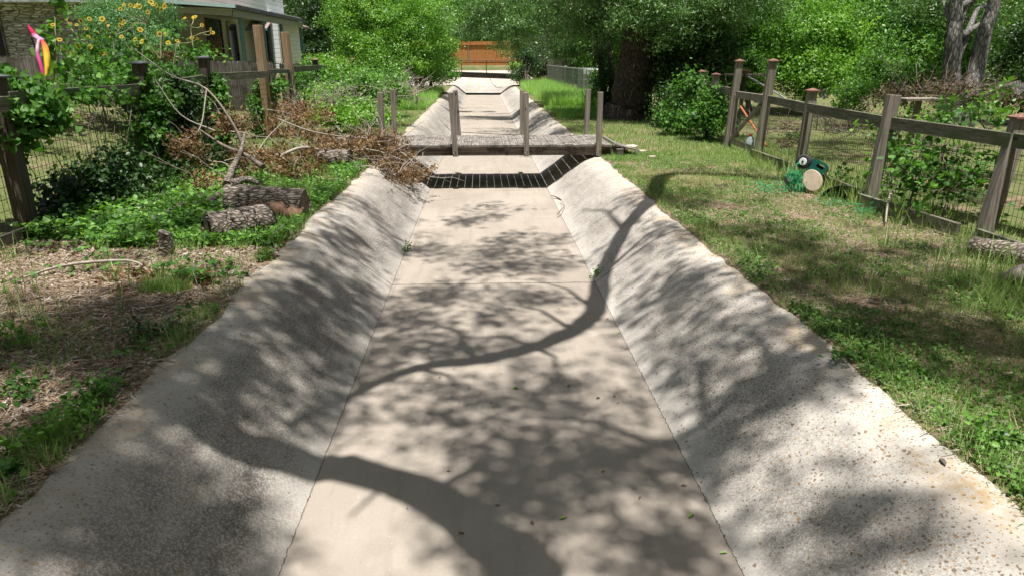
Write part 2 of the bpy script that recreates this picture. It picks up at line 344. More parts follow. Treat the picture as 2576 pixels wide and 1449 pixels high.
def crown_centres(blobs, n, shell=.25, zmin=-9, lump=.25):
    bl = np.array([[*c, *r] for c, r in blobs], float); wgt = (bl[:, 3] * bl[:, 4] + bl[:, 4] * bl[:, 5] + bl[:, 3] * bl[:, 5]); k = rng.choice(len(bl), n, p=wgt / wgt.sum())
    nb = max(1, n // 12); kb = rng.choice(len(bl), nb, p=wgt / wgt.sum()); db = unit(nb); lb = .75 + .5 * rng.random(nb); w_ = rng.integers(0, nb, n)
    d = unit(n); r = 1 - np.abs(rng.normal(size=n)) * shell; r = np.clip(r, .15, 1)
    r *= 1 + lump * (fbm(d[:, 0] * 2 + k * 3.1, d[:, 1] * 2 + d[:, 2] * 2, 1.5, 5) - .5) * 2
    p = bl[k, :3] + d * bl[k, 3:] * r[:, None]
    t_ = .3 + .7 * rng.random(n); sp_ = rng.random(n) < .55; ps = bl[kb[w_], :3] + db[w_] * bl[kb[w_], 3:] * (t_ * lb[w_])[:, None] + rng.normal(size=(n, 3)) * bl[kb[w_], 3:] * .07 - np.array([0, 0, .12]) * (t_ ** 2 * bl[kb[w_], 5])[:, None]
    p = np.where(sp_[:, None], ps, p); d = np.where(sp_[:, None], db[w_], d); ok = p[:, 2] > zmin
    return p[ok], d[ok]
def trunk_mb(base, top, r0, r1, bends=5, n=10, flare=1.5, wob=.06, jit=.04):
    base = Vector(base); top = Vector(top); pts = []; rad = []
    for i in range(bends + 1):
        t = i / bends; p = base.lerp(top, t); k = (1 if 0 < i < bends else 0) * wob
        pts.append(p + Vector((random.uniform(-k, k), random.uniform(-k, k), 0))); rad.append((r0 * (1 - t) + r1 * t) * (flare if i == 0 else 1.12 if i == 1 else 1))
    m = MB(); m.tube(pts, rad, n, jit=jit); return m, pts
def tree(name, base, blobs, ncl, per, rc, size, leaf, label, cat='tree', trunk='barkz', r0=.15, top=None, tmpl=T_DIAMOND, group=None, shell=.25, zmin=.7, nbr=14, jit=.7, upb=.5, sec='trunk', crown='crown', lump=.25, stems=None):
    root = empty(name, base, label, cat, group); b = Vector(base); top = Vector(top or (blobs[0][0]))
    m, pts = trunk_mb(b - Vector((0, 0, .1)), top, r0, r0 * .45)
    for s_ in stems or []:
        m2, _ = trunk_mb(s_[0], s_[1], s_[2], s_[2] * .5, 5, 9, 1.1); m2.build(sec, trunk, root)
    cc, dd = crown_centres(blobs, ncl, shell, zmin, lump)
    for j in range(min(nbr, len(cc))):
        q = Vector(cc[j]); a = pts[random.randint(2, len(pts) - 1)]; mid = a.lerp(q, .5) + Vector((random.uniform(-.1, .1), random.uniform(-.1, .1), .12)) * (q - a).length * .6
        m.tube([a, mid, q], [r0 * .4, r0 * .22, r0 * .07], 5)
    m.build(sec, trunk, root)
    me = scatter_mesh(crown, [leaves_at(cc, dd, per, rc, size, tmpl, upb=upb, jit=jit)])
    link(crown, me, leaf, root)
    return root
def copy_tree(o, parent=None):
    c = o.copy(); COL.objects.link(c); c.parent = parent
    for ch in list(o.children): copy_tree(ch, c)
    return c

# ------------------------------------------------------------ terrain and channel
XL, XR = -1.86, 2.12; FL, FR = -.975, 1.19; BZ = .58
def edgeL(y): return XL - .02 + .07 * (fbm(y, y * 0 + 3, .9) - .5) * 2 + .05 * (vn(y, y * 0, 4) - .5)
def edgeR(y): return XR + .02 + .03 * (fbm(y, y * 0 + 8, .9) - .5) * 2 + .04 * (vn(y, y * 0 + 5, 5) - .5)
def ss(a, b, x):
    t = np.clip((x - a) / (b - a), 0, 1); return t * t * (3 - 2 * t)
def tz(x, y):
    x = np.asarray(x, float); y = np.asarray(y, float)
    z = BZ + .012 + .05 * (fbm(x, y, .35, 3) - .5) * ss(2.2, 4, np.abs(x)) + .02 * (fbm(x, y, 2.5, 4) - .5)
    z = z + 1.15 * ss(47, 54, y) * (1 - .0 * x)
    z = z + np.clip((-x - 5.4) * .26, 0, .95) * ss(6, 10, y + 0 * x)
    ins = np.maximum(np.clip(x - edgeL(y), 0, 9), 0); ins2 = np.clip(edgeR(y) - x, 0, 9); d = np.minimum(ins, ins2)
    dip = np.minimum(d * 2.2, .85)
    dip = np.where(y > 46, dip * (1 - ss(46.0, 46.8, y)), dip)
    z = z - dip
    # sink beneath the concrete end slope
    endm = ss(46.4, 47, y) * (1 - ss(52, 52.6, y)) * ss(-9.6, -9, x) * (1 - ss(3.6, 4.2, x))
    return z - endm * 1.6
def grid(name, xs, ys, zf, mat, smooth=True):
    X, Y = np.meshgrid(xs, ys); Z = zf(X, Y); V = np.stack([X, Y, Z], -1).reshape(-1, 3).astype(np.float32); nx, ny = len(xs), len(ys)
    i = (np.arange(ny - 1)[:, None] * nx + np.arange(nx - 1)[None]).ravel(); F = np.stack([i, i + 1, i + nx + 1, i + nx], 1).astype(np.int32)
    me = bpy.data.meshes.new(name); me.vertices.add(len(V)); me.vertices.foreach_set('co', V.ravel()); me.loops.add(F.size); me.loops.foreach_set('vertex_index', F.ravel())
    me.polygons.add(len(F)); me.polygons.foreach_set('loop_start', np.arange(0, F.size, 4, dtype=np.int32)); me.polygons.foreach_set('use_smooth', np.ones(len(F), bool)); me.update(calc_edges=True)
    return link(name, me, mat), F, X, Y
xs = np.unique(np.concatenate([np.linspace(-400, -40, 10), np.linspace(-40, -5, 50), np.linspace(-5, -2.4, 40), np.linspace(-2.4, -1.3, 74), np.linspace(-1.3, 1.6, 10), np.linspace(1.6, 2.6, 66), np.linspace(2.6, 5.2, 40), np.linspace(5.2, 40, 50), np.linspace(40, 400, 10)]))
ys = np.unique(np.concatenate([np.linspace(-150, -6, 8), np.linspace(-6, 1.5, 12), np.linspace(1.5, 12, 300), np.linspace(12, 26, 180), np.linspace(26, 60, 120), np.linspace(60, 600, 12)]))
gr, *_ = grid('ground', xs, ys, tz, 'ground'); tag(gr, 'bare soil and thin turf on the banks and yards', 'ground', kind='structure')

def prof(x, y):
    t = np.where(x < 0, (x - FL) / (XL - FL), (x - FR) / (XR - FR)); t = np.clip(t, 0, 1.6)
    a = t * 1.28 ; k = .34
    h = np.clip(.5 + .5 * (1 - a) / k, 0, 1); f = a * h + 1 * (1 - h) - k * h * (1 - h); f = np.where(t > 0, f, 0); f = f + .03 * np.sin(np.clip(t, 0, 1) * math.pi) * -1
    f = np.clip(f, 0, 1.0)
    z = BZ * f
    side = np.where(x < 0, 1.0, .45)
    z = z + side * .026 * (fbm(x * 0 + (x < 0) * 9, y, .75, 2) - .5) * ss(.35, .8, t) * 2
    z = z + .012 * (fbm(x, y, 1.6, 7) - .5) * ss(.02, .3, t)
    z = z + .004 * (fbm(x, y, .8, 11) - .5) * (1 - ss(0, .1, t))
    return z
xs = np.unique(np.concatenate([np.linspace(-2.3, FL - .004, 60), np.linspace(FL, FR, 24), np.linspace(FR + .004, 2.5, 60)]))
ys = np.unique(np.concatenate([np.linspace(-4, 2, 14), np.linspace(2, 16, 260), np.linspace(16, 47.6, 140)]))
ch, F, X, Y = grid('drainage_channel', xs, ys, prof, ['floor', 'slopeL', 'slopeR'])
cx = X.ravel()[F].mean(1); ch.data.polygons.foreach_set('material_index', np.where(cx < FL, 1, np.where(cx > FR, 2, 0)).astype(np.int32))
tag(ch, 'long concrete drainage channel with sloping sides running away', 'channel', kind='structure')
def endz(x, y):
    t = np.clip((y - 47.3) / 3.9, 0, 1.2); a = t * 1.2; h = np.clip(.5 + .5 * (1 - a) / .2, 0, 1); f = a * h + (1 - h) - .2 * h * (1 - h)
    return 1.42 * np.clip(f, 0, 1) - .004 + .02 * (fbm(x, y, .8, 3) - .5) * ss(0, .3, t) + 0 * x
es, *_ = grid('channel_end_slope', np.linspace(-9, 3.6, 60), np.linspace(47.3, 52, 30), endz, 'slopeR')
tag(es, 'pale concrete slope closing the far end of the channel', 'channel', kind='structure')
# patch of pavement rubble etc comes later

# ------------------------------------------------------------ footbridge
YN, YF = 12.47, 14.03; ZB0, ZB1, ZD = .605, .755, .80
br = empty('footbridge', (0.1, 13.3, BZ), 'weathered grey plank footbridge with eight bare posts crossing the near channel', 'footbridge')
for yy in (YN + .02, 13.35, YF - .02):
    m = MB(); m.box((-.25, yy, (ZB0 + ZB1) / 2), (5.2, .04, ZB1 - ZB0)); m.build('beam', 'woodx', br, .004)
m = MB(); x = -2.85
while x < 2.3:
    wdt = .138; dz = random.uniform(-.004, .004); dy = random.uniform(-.025, .015)
    m.box((x + wdt / 2, (YN + YF) / 2 + dy, (ZB1 + ZD) / 2 + dz + .003), (wdt - random.uniform(.001, .003), YF - YN + .1 + random.uniform(-.02, .04), ZD - ZB1 - .004), Matrix.Rotation(random.uniform(-.0012, .0012), 3, 'Z') @ Matrix.Rotation(random.uniform(-.012, .012), 3, 'Y'))
    x += wdt + .002
m.build('deck', 'deck', br, .003)
m = MB()
for i in range(6):
    a = Vector((2.44, YN + .1 + i * .28, .775)); m.beam(a, a + Vector((.16 + .05 * (5 - i), random.uniform(-.04, .04), -.1)), .25, .025)
m.build('ramp', 'deck', br, .003)
pz = {-1.78: 1.71, -.5: 1.70, .79: 1.70, 2.10: 1.71}
for x, zt in pz.items():
    for near in (1, 0):
        yy = YN - .048 if near else YF + .05; z0 = ZB0 - .005 if near else ZB0; lean = random.uniform(-.018, .018) if x != -.5 else -.04
        if x == -1.78 and near: z0 = .42
        xx = x + (0 if near else .02); h = zt - (0 if near else .02) + random.uniform(-.012, .012)
        m = MB(); m.beam((xx - lean * .5, yy, z0), (xx + lean, yy + random.uniform(-.02, .02), h), .092, .092, (0, 1, 0)); p = m.build('post', 'woodz', br, .004)
        if near:
            m = MB()
            for dx, dz in ((-.02, .07), (.02, .12)):
                m = MB(); m.tube([(x + dx, yy - .058, z0 + dz - .01), (x + dx, yy - .04, z0 + dz - .01)], .011, 8); m.build('bolt', 'galv', p)
m = MB(); m.box((2.5, YN + .2, .66), (.12, .5, .12)); m.build('sill_block', 'woodx', br, .01)

# ------------------------------------------------------------ fences
def capped_post(m_post, m_cap, x, y, z0, z1, sz=.13, lean=(0, 0), parent=None, cap=True, pm='darkpost', cm='copper', rz=0.):
    m = MB(); a = Vector((x, y, z0)); b = Vector((x + lean[0], y + lean[1], z1)); m.beam(a, b, sz, sz, (math.sin(rz), math.cos(rz), 0)); p = m.build('post', pm, parent, .006)
    if cap:
        m = MB(); q = sz * .68; c = b; r = Matrix.Rotation(-rz, 3, 'Z')
        lo = [c + r @ Vector(v) for v in ((-q, -q, 0), (q, -q, 0), (q, q, 0), (-q, q, 0))]; hi = [v + Vector((0, 0, .018)) for v in lo]
        m.hexa(lo + hi); t = c + Vector((0, 0, .05)); m.add(hi + [t], [(0, 1, 4), (1, 2, 4), (2, 3, 4), (3, 0, 4)]); m.build('post_cap', cm, p)
    return p
def wire_panel(m, a, b, z0, z1, dv, dh, r=.0018, wav=.006):
    a = Vector(a); b = Vector(b); L = (b - a).length; n = max(2, int(L / dv))
    for i in range(n + 1):
        q = a.lerp(b, i / n); q2 = q + Vector((random.uniform(-wav, wav), random.uniform(-wav, wav), 0)); m.tube([(q.x, q.y, z0), (q2.x, q2.y, z1)], r, 3, False)
    k = int((z1 - z0) / dh)
    for j in range(k + 1):
        z = z0 + j * dh; pts = [a.lerp(b, t / 4) + Vector((random.uniform(-wav, wav), 0, z - a.z + random.uniform(-wav, wav))) for t in range(5)]; m.tube(pts, r, 3, False)
# left fence along the bank
lf = empty('wire_fence', (-4.8, 12, BZ), 'dark capped post and wire mesh fence overgrown with vines along the left bank', 'fence')
LP = [(-4.5, 3.9), (-4.55, 6.87), (-4.82, 10.1), (-4.95, 12.75)]
for i, (x, y) in enumerate(LP):
    capped_post(0, 0, x, y, .45, (2.1, 2.1, 2.2, 2.27)[i], .15, ((0, 0), (0, 0), (.12, 0), (.13, 0))[i], lf, pm='darkpost', cm='blackcap')
gp = [(-4.66, 15.55), (-4.62, 17.5)]
for x, y in gp:
    m = MB(); m.beam((x, y, .5), (x - .02, y, 2.93 if y < 16 else 2.86), .15, .15, (.3, 1, 0)); m.build('gate_post', 'woodnew', lf, .006)
for x, y in ((-4.63, 20.3), (-4.65, 23.2), (-4.65, 26.2)): capped_post(0, 0, x, y, .5, 2.22, .13, (0, 0), lf)
allp = LP + gp + [(-4.63, 20.3), (-4.65, 23.2), (-4.65, 26.2)]
for (a, b) in zip(allp[:-1], allp[1:]):
    if a == gp[0]: continue
    zr = 1.91 if a[1] < 9 else 1.87 if a[1] < 12 else 1.95 if a[1] < 15 else 2.02
    m = MB(); m.beam((a[0] + .09, a[1], zr), (b[0] + .09, b[1], zr - (.04 if a[1] < 9 else -.06 if a[1] < 12 else 0)), .04, .14); m.build('rail', 'woody', lf, .004)
for s, e in ((LP[0], LP[1]), (LP[1], LP[2]), (LP[2], LP[3]), (LP[3], gp[0]), (gp[1], allp[6]), (allp[6], allp[7]), (allp[7], allp[8])):
    m = MB(); d = .075 if s[1] < 14 else .09; wire_panel(m, (s[0] + .06, s[1], BZ), (e[0] + .06, e[1], BZ), .6, 1.86, d, .105, .003 if s[1] < 12 else .0035); m.build('wire_mesh', 'wire', lf)
m = MB()
for s, e in zip(LP[:3], LP[1:]): m.beam((s[0] + .1, s[1] + .1, .66), (e[0] + .1, e[1] - .1, .66), .04, .14)
m.build('base_board', 'woody', lf, .004)
# garden gate between the two tan posts
gt = empty('garden_gate', (-5.03, 16.5, BZ), 'low wood framed wire gate between two tall tan posts', 'gate')
m = MB(); a = Vector((-4.6, 15.7, 2.0)); b = Vector((-4.58, 17.36, 1.98)); m.beam(a, b, .05, .09); m.beam(a - Vector((0, 0, 1.3)), b - Vector((0, 0, 1.3)), .05, .09)
m.beam(a + Vector((0, .05, 0)), a + Vector((0, .05, -1.35)), .05, .09, (1, 0, 0)); m.beam(b + Vector((0, -.05, 0)), b + Vector((0, -.05, -1.35)), .05, .09, (1, 0, 0)); m.build('frame', 'picket', gt, .004)
m = MB(); wire_panel(m, (-4.6, 15.75, .7), (-4.58, 17.3, .7), .75, 1.95, .075, .1, .003); m.build('wire_mesh', 'wire', gt)
m = MB(); m.box((-4.52, 17.3, 1.72), (.03, .06, .14)); m.build('latch', 'iron', gt)

def picket_run(m, a, b, z0, h, wd=.14, th=.018, dog=True, gap=.008, var=.02, top=None):
    a = Vector(a); b = Vector(b); d = (b - a); L = d.length; d.normalize(); n = Vector((-d.y, d.x, 0)); k = int(L / (wd + gap))
    for i in range(k):
        c = a + d * (i * (wd + gap) + wd / 2) + n * random.uniform(-.006, .006); z0 = z0 if top is None else float(tz(c.x, c.y)) - .03; hh = (h if top is None else top[0] + (top[1] - top[0]) * i / k - z0) + random.uniform(-var, var); t = random.uniform(-.004, .004)
        pr = [(-wd / 2, 0), (wd / 2, 0), (wd / 2, hh - .035), (wd * .28, hh), (-wd * .28, hh), (-wd / 2, hh - .035)] if dog else [(-wd / 2, 0), (wd / 2, 0), (wd / 2, hh), (-wd / 2, hh)]
        zb = z0 + float(0); vs = [c + d * (u + t * v) + n * s for s in (0, th) for u, v in [(p[0], p[1]) for p in pr] for _ in (0,)]
        vs = [c + d * (p[0] + t * p[1]) + n * s + Vector((0, 0, zb + p[1])) for s in (0, th) for p in pr]; N = len(pr)
        m.add(vs, [tuple(range(N)), tuple(reversed(range(N, 2 * N)))] + [(j + N, (j + 1) % N + N, (j + 1) % N, j) for j in range(N)])
pf = empty('picket_fence', (-7.2, 16, BZ), 'grey weathered dog-eared picket fence in front of the house', 'fence')
m = MB(); picket_run(m, (-13.5, 12.6, 0), (-8.0, 17.4, 0), .62, 1.72, top=(2.38, 2.28)); m.build('board_panel', 'picket', pf)
m = MB(); picket_run(m, (-7.95, 17.45, 0), (-5.75, 20.6, 0), .62, 1.6, top=(2.26, 2.16)); m.build('board_panel', 'picket', pf)
m = MB(); picket_run(m, (-5.72, 20.7, 0), (-5.35, 27.5, 0), .62, 1.5, top=(2.14, 2.1)); m.build('board_panel', 'picket', pf)
m = MB(); m.beam((-7.98, 17.55, 1.5), (-5.8, 20.7, 1.2), .04, .09); m.beam((-7.98, 17.55, 2.05), (-5.8, 20.7, 1.95), .04, .09); m.build('rail', 'picket', pf)
# right fence
RP = [(4.86, 3.4, 1.70), (4.80, 6.2, 1.73), (4.62, 7.9, 1.83), (4.84, 10.3, 1.79)]
rf = empty('wire_fence', (4.8, 9, BZ), 'grey post and rail wire fence leaning along the right bank with a small gate', 'fence')
lean = [(.12, 0), (.16, .05), (.10, .02), (.05, 0)]
for i, (x, y, z) in enumerate(RP):
    capped_post(0, 0, x, y, .45, z + (.02 if i != 2 else .05), .125, lean[i], rf, cap=(i != 2), pm='woodz', rz=.15)
for x, y, z in ((4.9, 12.1, 2.22), (4.92, 13.75, 2.21)): capped_post(0, 0, x, y, .45, z, .125, (.09, 0), rf, pm='woodz', rz=.1)
for x, y, z in ((5.02, 15.1, 1.93), (5.25, 16.8, 1.96)): capped_post(0, 0, x, y, .45, z, .125, (0, 0), rf, pm='woodz')
def rail_r(a, b, za, zb, nm='rail'):
    m = MB(); m.beam((a[0], a[1], za), (b[0], b[1], zb), .045, .13); m.build(nm, 'woody', rf, .005)
rail_r((4.98, 3.4), (4.90, 6.2), 1.55, 1.56); rail_r((4.88, 6.2), (4.72, 7.88), 1.56, 1.57); rail_r((4.66, 7.95), (4.84, 10.28), 1.58, 1.58); rail_r((4.86, 10.35), (4.97, 12.05), 1.58, 1.60)
rail_r((4.95, 13.85), (5.2, 16.8), 1.66, 1.64)
rail_r((4.75, 3.4), (4.67, 6.1), .69, .69, 'base_board'); rail_r((4.63, 6.3), (4.47, 7.85), .69, .69, 'base_board'); rail_r((4.62, 8.0), (4.80, 10.2), .69, .69, 'base_board'); rail_r((4.75, 10.4), (4.75, 12.0), .69, .69, 'base_board')
for s, e in ((RP[0], RP[1]), (RP[1], RP[2]), (RP[2], RP[3]), (RP[3], (4.94, 12.1, 0))):
    m = MB(); wire_panel(m, (s[0] + .07, s[1], BZ), (e[0] + .07, e[1], BZ), .6, 1.5, .055, .1, .0022 if s[1] < 8 else .0026, .004); m.build('wire_mesh', 'wire', rf)
m = MB(); wire_panel(m, (4.98, 13.8, BZ), (5.25, 16.8, BZ), .6, 1.58, .1, .1, .0028); m.build('wire_mesh', 'wire', rf)
# right gate
rg = empty('yard_gate', (4.93, 12.9, BZ), 'wooden yard gate with crossed brace and wire between two tall capped posts', 'gate')
m = MB(); a = Vector((4.95, 12.18, .7)); b = Vector((4.97, 13.66, .7)); u = Vector((.02, 0, .9)); m.beam(a + u, b + u, .05, .13); m.beam(a, b, .05, .09); m.beam(b, b + u, .05, .09, (1, 0, 0)); m.build('frame', 'woodz', rg, .004)
m = MB(); m.beam(b + Vector((-.03, -.05, .05)), a + u + Vector((-.03, .08, -.08)), .07, .04, (1, 0, 0)); m.build('brace', 'woodz', rg, .004)
m = MB(); wire_panel(m, a + Vector((.03, .03, 0)), b + Vector((.03, -.03, 0)), .74, 1.56, .055, .1, .0022); m.build('wire_mesh', 'galv', rg)
m = MB(); m.box((4.9, 12.2, 1.5), (.03, .16, .03)); m.build('latch', 'iron', rg)
m = MB(); a = D(1862, 268, 13.6); b = D(1928, 368, 12.6); b.z = max(b.z, .66); m.tube([a, b], .022, 6); o = m.build('rusty_pipe', 'rust'); tag(o, 'orange rusty pipe leaning across the wire of the yard gate', 'pipe')
m = MB(); a = D(1856, 178, 15.2); b = D(2035, 285, 12.3); m.tube([a, a.lerp(b, .5) + Vector((0, 0, .01)), b], .018, 8); k = a.lerp(b, .13); m.tube([k, k.lerp(b, .03)], .026, 8); o = m.build('metal_pole', 'galv'); tag(o, 'long silver pole slanting down behind the tall gate posts', 'pole')

# feeder platforms
def feeder(base, h, label, wd=.62, mat_='woodz'):
    r = empty('bird_feeder', base, label, 'bird feeder', 'platform bird feeders in the right yard'); b = Vector(base)
    m = MB(); m.beam(b - Vector((0, 0, .1)), b + Vector((.05, 0, h)), .07, .07, (0, 1, 0)); m.build('post', mat_, r)
    m = MB(); m.box(b + Vector((.05, 0, h + .02)), (wd, .4, .03)); m.build('tray', mat_, r); return r
p = G(2255, 300); pf1 = D(2295, 300, 10.6); feeder((pf1.x, pf1.y, .58), 1.08, 'flat topped grey feeder post standing behind the capless fence post')
pf2 = D(1862, 250, 15.0); f2 = feeder((pf2.x, pf2.y, .58), 1.33, 'dark tray feeder post with a terracotta saucer behind the tall gate posts', .8, 'darkpost')
m = MB(); m.tube([(pf2.x + .05, pf2.y, 1.95), (pf2.x + .05, pf2.y, 2.03)], [.07, .1], 12); m.build('saucer', 'copper', f2)
m = MB(); q = Vector((pf1.x, pf1.y, .58)); 
# red stakes in the yard

# ------------------------------------------------------------ house
H = empty('house', (-10.3, 22, BZ), 'pale sided two storey house with stone front and green posted porch', 'house')
def mat_siding():
    t = NT('white lap siding'); v = t.pos(); sp = t.n('ShaderNodeSeparateXYZ'); t.l(v, sp.inputs[0])
    f = t.math('FRACT', t.math('MULTIPLY', sp.outputs[2], 1 / .19)); edge = t.ramp(f, [(.0, .0), (.06, 1.), (1., .86)])
    n = t.noise(v, 4, 5); col = t.mix(1., t.ramp(n, [(.3, (.80, .83, .85)), (.7, (.86, .88, .88))]), t.ramp(f, [(.0, .25), (.07, 1.)]), 'MULTIPLY')
    return t.fin(col, .6, edge, 1, .02)
def mat_stone():
    t = NT('stacked pale stone'); v = t.pos((3.6, 3.6, 17)); c = t.n('ShaderNodeTexVoronoi'); c.inputs['Scale'].default_value = 1; t.l(v, c.inputs[0]); e = t.vor(v, 1, 1, 'DISTANCE_TO_EDGE')
    spc = t.n('ShaderNodeSeparateColor'); t.l(c.outputs['Color'], spc.inputs[0]); col = t.ramp(spc.outputs[0], [(0, (.34, .31, .27)), (.5, (.54, .51, .46)), (1, (.72, .70, .66))])
    col = t.mix(t.ramp(e, [(.02, 1.), (.12, 0.)]), col, (.11, .09, .075)); return t.fin(col, .95, t.math('MINIMUM', e, .3), 1, .08)
def mat_shingle():
    t = NT('brown shingles'); v = t.pos((4, 9, 9)); c = t.n('ShaderNodeTexVoronoi'); c.inputs['Scale'].default_value = 1; t.l(v, c.inputs[0]); spc = t.n('ShaderNodeSeparateColor'); t.l(c.outputs['Color'], spc.inputs[0])
    n = t.noise(t.pos(), 60, 3); col = t.ramp(t.math('ADD', t.math('MULTIPLY', spc.outputs[0], .6), t.math('MULTIPLY', n, .4)), [(.2, (.17, .12, .10)), (.8, (.34, .26, .23))]); return t.fin(col, .95, n, .5, .01)
M['siding'] = mat_siding(); M['stone'] = mat_stone(); M['shingle'] = mat_shingle()
M['cream'] = m_plain('cream painted wall', (.60, .57, .47), .8, .08, 3); M['teal'] = m_plain('green grey paint', (.13, .22, .215), .6, .15, 9); M['teallight'] = m_plain('pale aqua trim', (.42, .56, .55), .6, .1, 6)
M['glassdark'] = m_plain('dark window glass', (.015, .018, .02), .12, .2, 3, 0, .6, 0); M['tanbeam'] = m_plain('tan fascia paint', (.40, .38, .31), .8, .15, 8)
M['tar'] = m_plain('peeling dark roof edge', (.13, .13, .135), .95, .8, 9); M['slab'] = m_plain('porch slab', (.35, .34, .32), .9); M['greyfascia'] = m_plain('grey white fascia', (.50, .53, .54), .7, .08, 3)
def part(nm, mt, fn, par=None, bev=0):
    m = MB(); fn(m); return m.build(nm, mt, par or H, bev)
XW = -10.3
part('wall', 'stone', lambda m: m.box((-17.4, 21.6, 2.2), (14.1, .3, 3.1)))['label'] = 'pale stacked stone wall'
part('wall', 'cream', lambda m: m.box((XW - .1, 28.2, 2.2), (.2, 12.9, 3.9)))['label'] = 'cream wall under the porch roof'
part('wall', 'siding', lambda m: (m.box((-9.75, 33.2, 2.4), (1.35, .2, 3.6)), m.box((-9.17, 35.4, 2.4), (.2, 4.2, 3.6))))['label'] = 'white sided wall of the rear wing'
part('wall', 'siding', lambda m: m.box((-12.45, 29.8, 5.8), (6.0, 12.0, 3.7)))['label'] = 'white sided upper storey'
part('soffit', 'greyfascia', lambda m: (m.box((-17.4, 21.2, 3.83), (14.2, .55, .16)), m.box((-17.4, 20.93, 4.02), (14.2, .04, .3))))
def slab(m, p0, p1, p2, p3, th): m.hexa([Vector(p) - Vector((0, 0, th)) for p in (p0, p1, p2, p3)] + [Vector(p) for p in (p0, p1, p2, p3)])
part('roof', 'shingle', lambda m: slab(m, (-24.6, 20.9, 4.2), (-9.2, 20.9, 4.2), (-9.7, 23.9, 5.6), (-24.6, 26, 6.6), .06))['label'] = 'brown shingled lower roof'
part('roof', 'shingle', lambda m: slab(m, (-10.3, 22.4, 3.98), (-7.34, 22.4, 3.78), (-7.34, 30.75, 3.78), (-10.3, 30.75, 3.98), .05))['label'] = 'low porch roof'
part('roof_edge', 'tar', lambda m: m.box((-7.31, 26.57, 3.73), (.06, 8.4, .12)))
part('gutter', 'teallight', lambda m: m.beam((-10.3, 22.33, 3.93), (-7.3, 22.33, 3.74), .1, .1))
part('porch_beam', 'tanbeam', lambda m: (m.box((-7.42, 26.6, 3.56), (.1, 8.2, .2)), m.beam((-10.3, 22.5, 3.72), (-7.48, 22.5, 3.56), .06, .16)))
part('porch_ceiling', 'cream', lambda m: slab(m, (-10.2, 22.55, 3.80), (-7.5, 22.55, 3.70), (-7.5, 30.6, 3.70), (-10.2, 30.6, 3.80), .02))
part('porch_floor', 'slab', lambda m: m.box((-8.75, 27.0, 1.0), (2.9, 8.8, .8)))
for y in (22.95, 25.25, 27.5, 30.4): part('porch_post', 'teal', lambda m: m.box((-7.42, y, 2.43), (.11, .11, 2.06)), None, .004)
def window(nm, c, sz, nx, nz, bars=True, axis='x', framemat='glassdark', fm='picket'):
    cx, cy, cz = c; wd, ht = sz
    S = (lambda a, t, h: (t, a, h)) if axis == 'x' else (lambda a, t, h: (a, t, h))
    off = (lambda a, n_, z: (cx + n_, cy + a, cz + z)) if axis == 'x' else (lambda a, n_, z: (cx + a, cy - n_, cz + z))
    p = part(nm, 'glassdark', lambda m: m.box(off(0, .012, 0), S(wd, .03, ht)))
    def fr(m):
        for s in (-1, 1): m.box(off(s * wd / 2, .03, 0), S(.05, .06, ht + .1)); m.box(off(0, .03, s * (ht / 2 + .025)), S(wd - .052, .06, .05))
        m.box(off(0, .034, 0), S(wd - .06, .03, .035))
    part('frame', fm, fr, p)
    if bars:
        def bf(m):
            for i in range(nx): m.box(off((i + .5 - nx / 2) * wd / nx, .085, 0), S(.014, .014, ht + .05))
            for j in range(nz): m.box(off(0, .1, (j / (nz - 1) - .5) * ht), S(wd + .06, .012, .016))
        part('security_bars', 'iron', bf, p)
    return p
window('window', (XW, 24.7, 3.4), (.85, .62), 2, 2, False)
window('window', (XW, 28.6, 3.02), (1.5, 1.25), 8, 4)
window('window', (-9.82, 33.1, 2.95), (.62, 1.5), 5, 4, True, 'y')
window('window', (-14.05, 21.45, 3.02), (.8, 1.35), 4, 3, True, 'y')
window('window', (-9.5, 34.0, 5.55), (.9, 1.1), 3, 3, False)
dr = part('door', 'glassdark', lambda m: m.box((XW + .02, 30.6, 2.55), (.05, .95, 2.1)))
part('frame', 'tanbeam', lambda m: (m.box((XW + .03, 30.09, 2.55), (.08, .07, 2.2)), m.box((XW + .03, 31.11, 2.55), (.08, .07, 2.2)), m.box((XW + .03, 30.6, 3.64), (.08, .95, .07))), dr)
part('handle', 'iron', lambda m: m.box((XW + .06, 31.0, 2.4), (.05, .04, .12)), dr)
aw = part('awning', 'shingle', lambda m: slab(m, (-10.2, 32.2, 3.5), (-9.3, 32.2, 3.5), (-9.3, 33.08, 3.85), (-10.2, 33.08, 3.85), .04))
part('trim', 'teal', lambda m: (m.box((-9.75, 32.18, 3.45), (.95, .04, .1)), ), aw)
part('corner_trim', 'teal', lambda m: m.box((-9.42, 33.08, 2.6), (.07, .05, 2.6)))
part('roof', 'shingle', lambda m: slab(m, (-9.35, 33.4, 3.9), (-8.7, 33.4, 3.75), (-8.7, 37.5, 3.75), (-9.35, 37.5, 4.0), .08))['label'] = 'shingled eave of the rear wing'
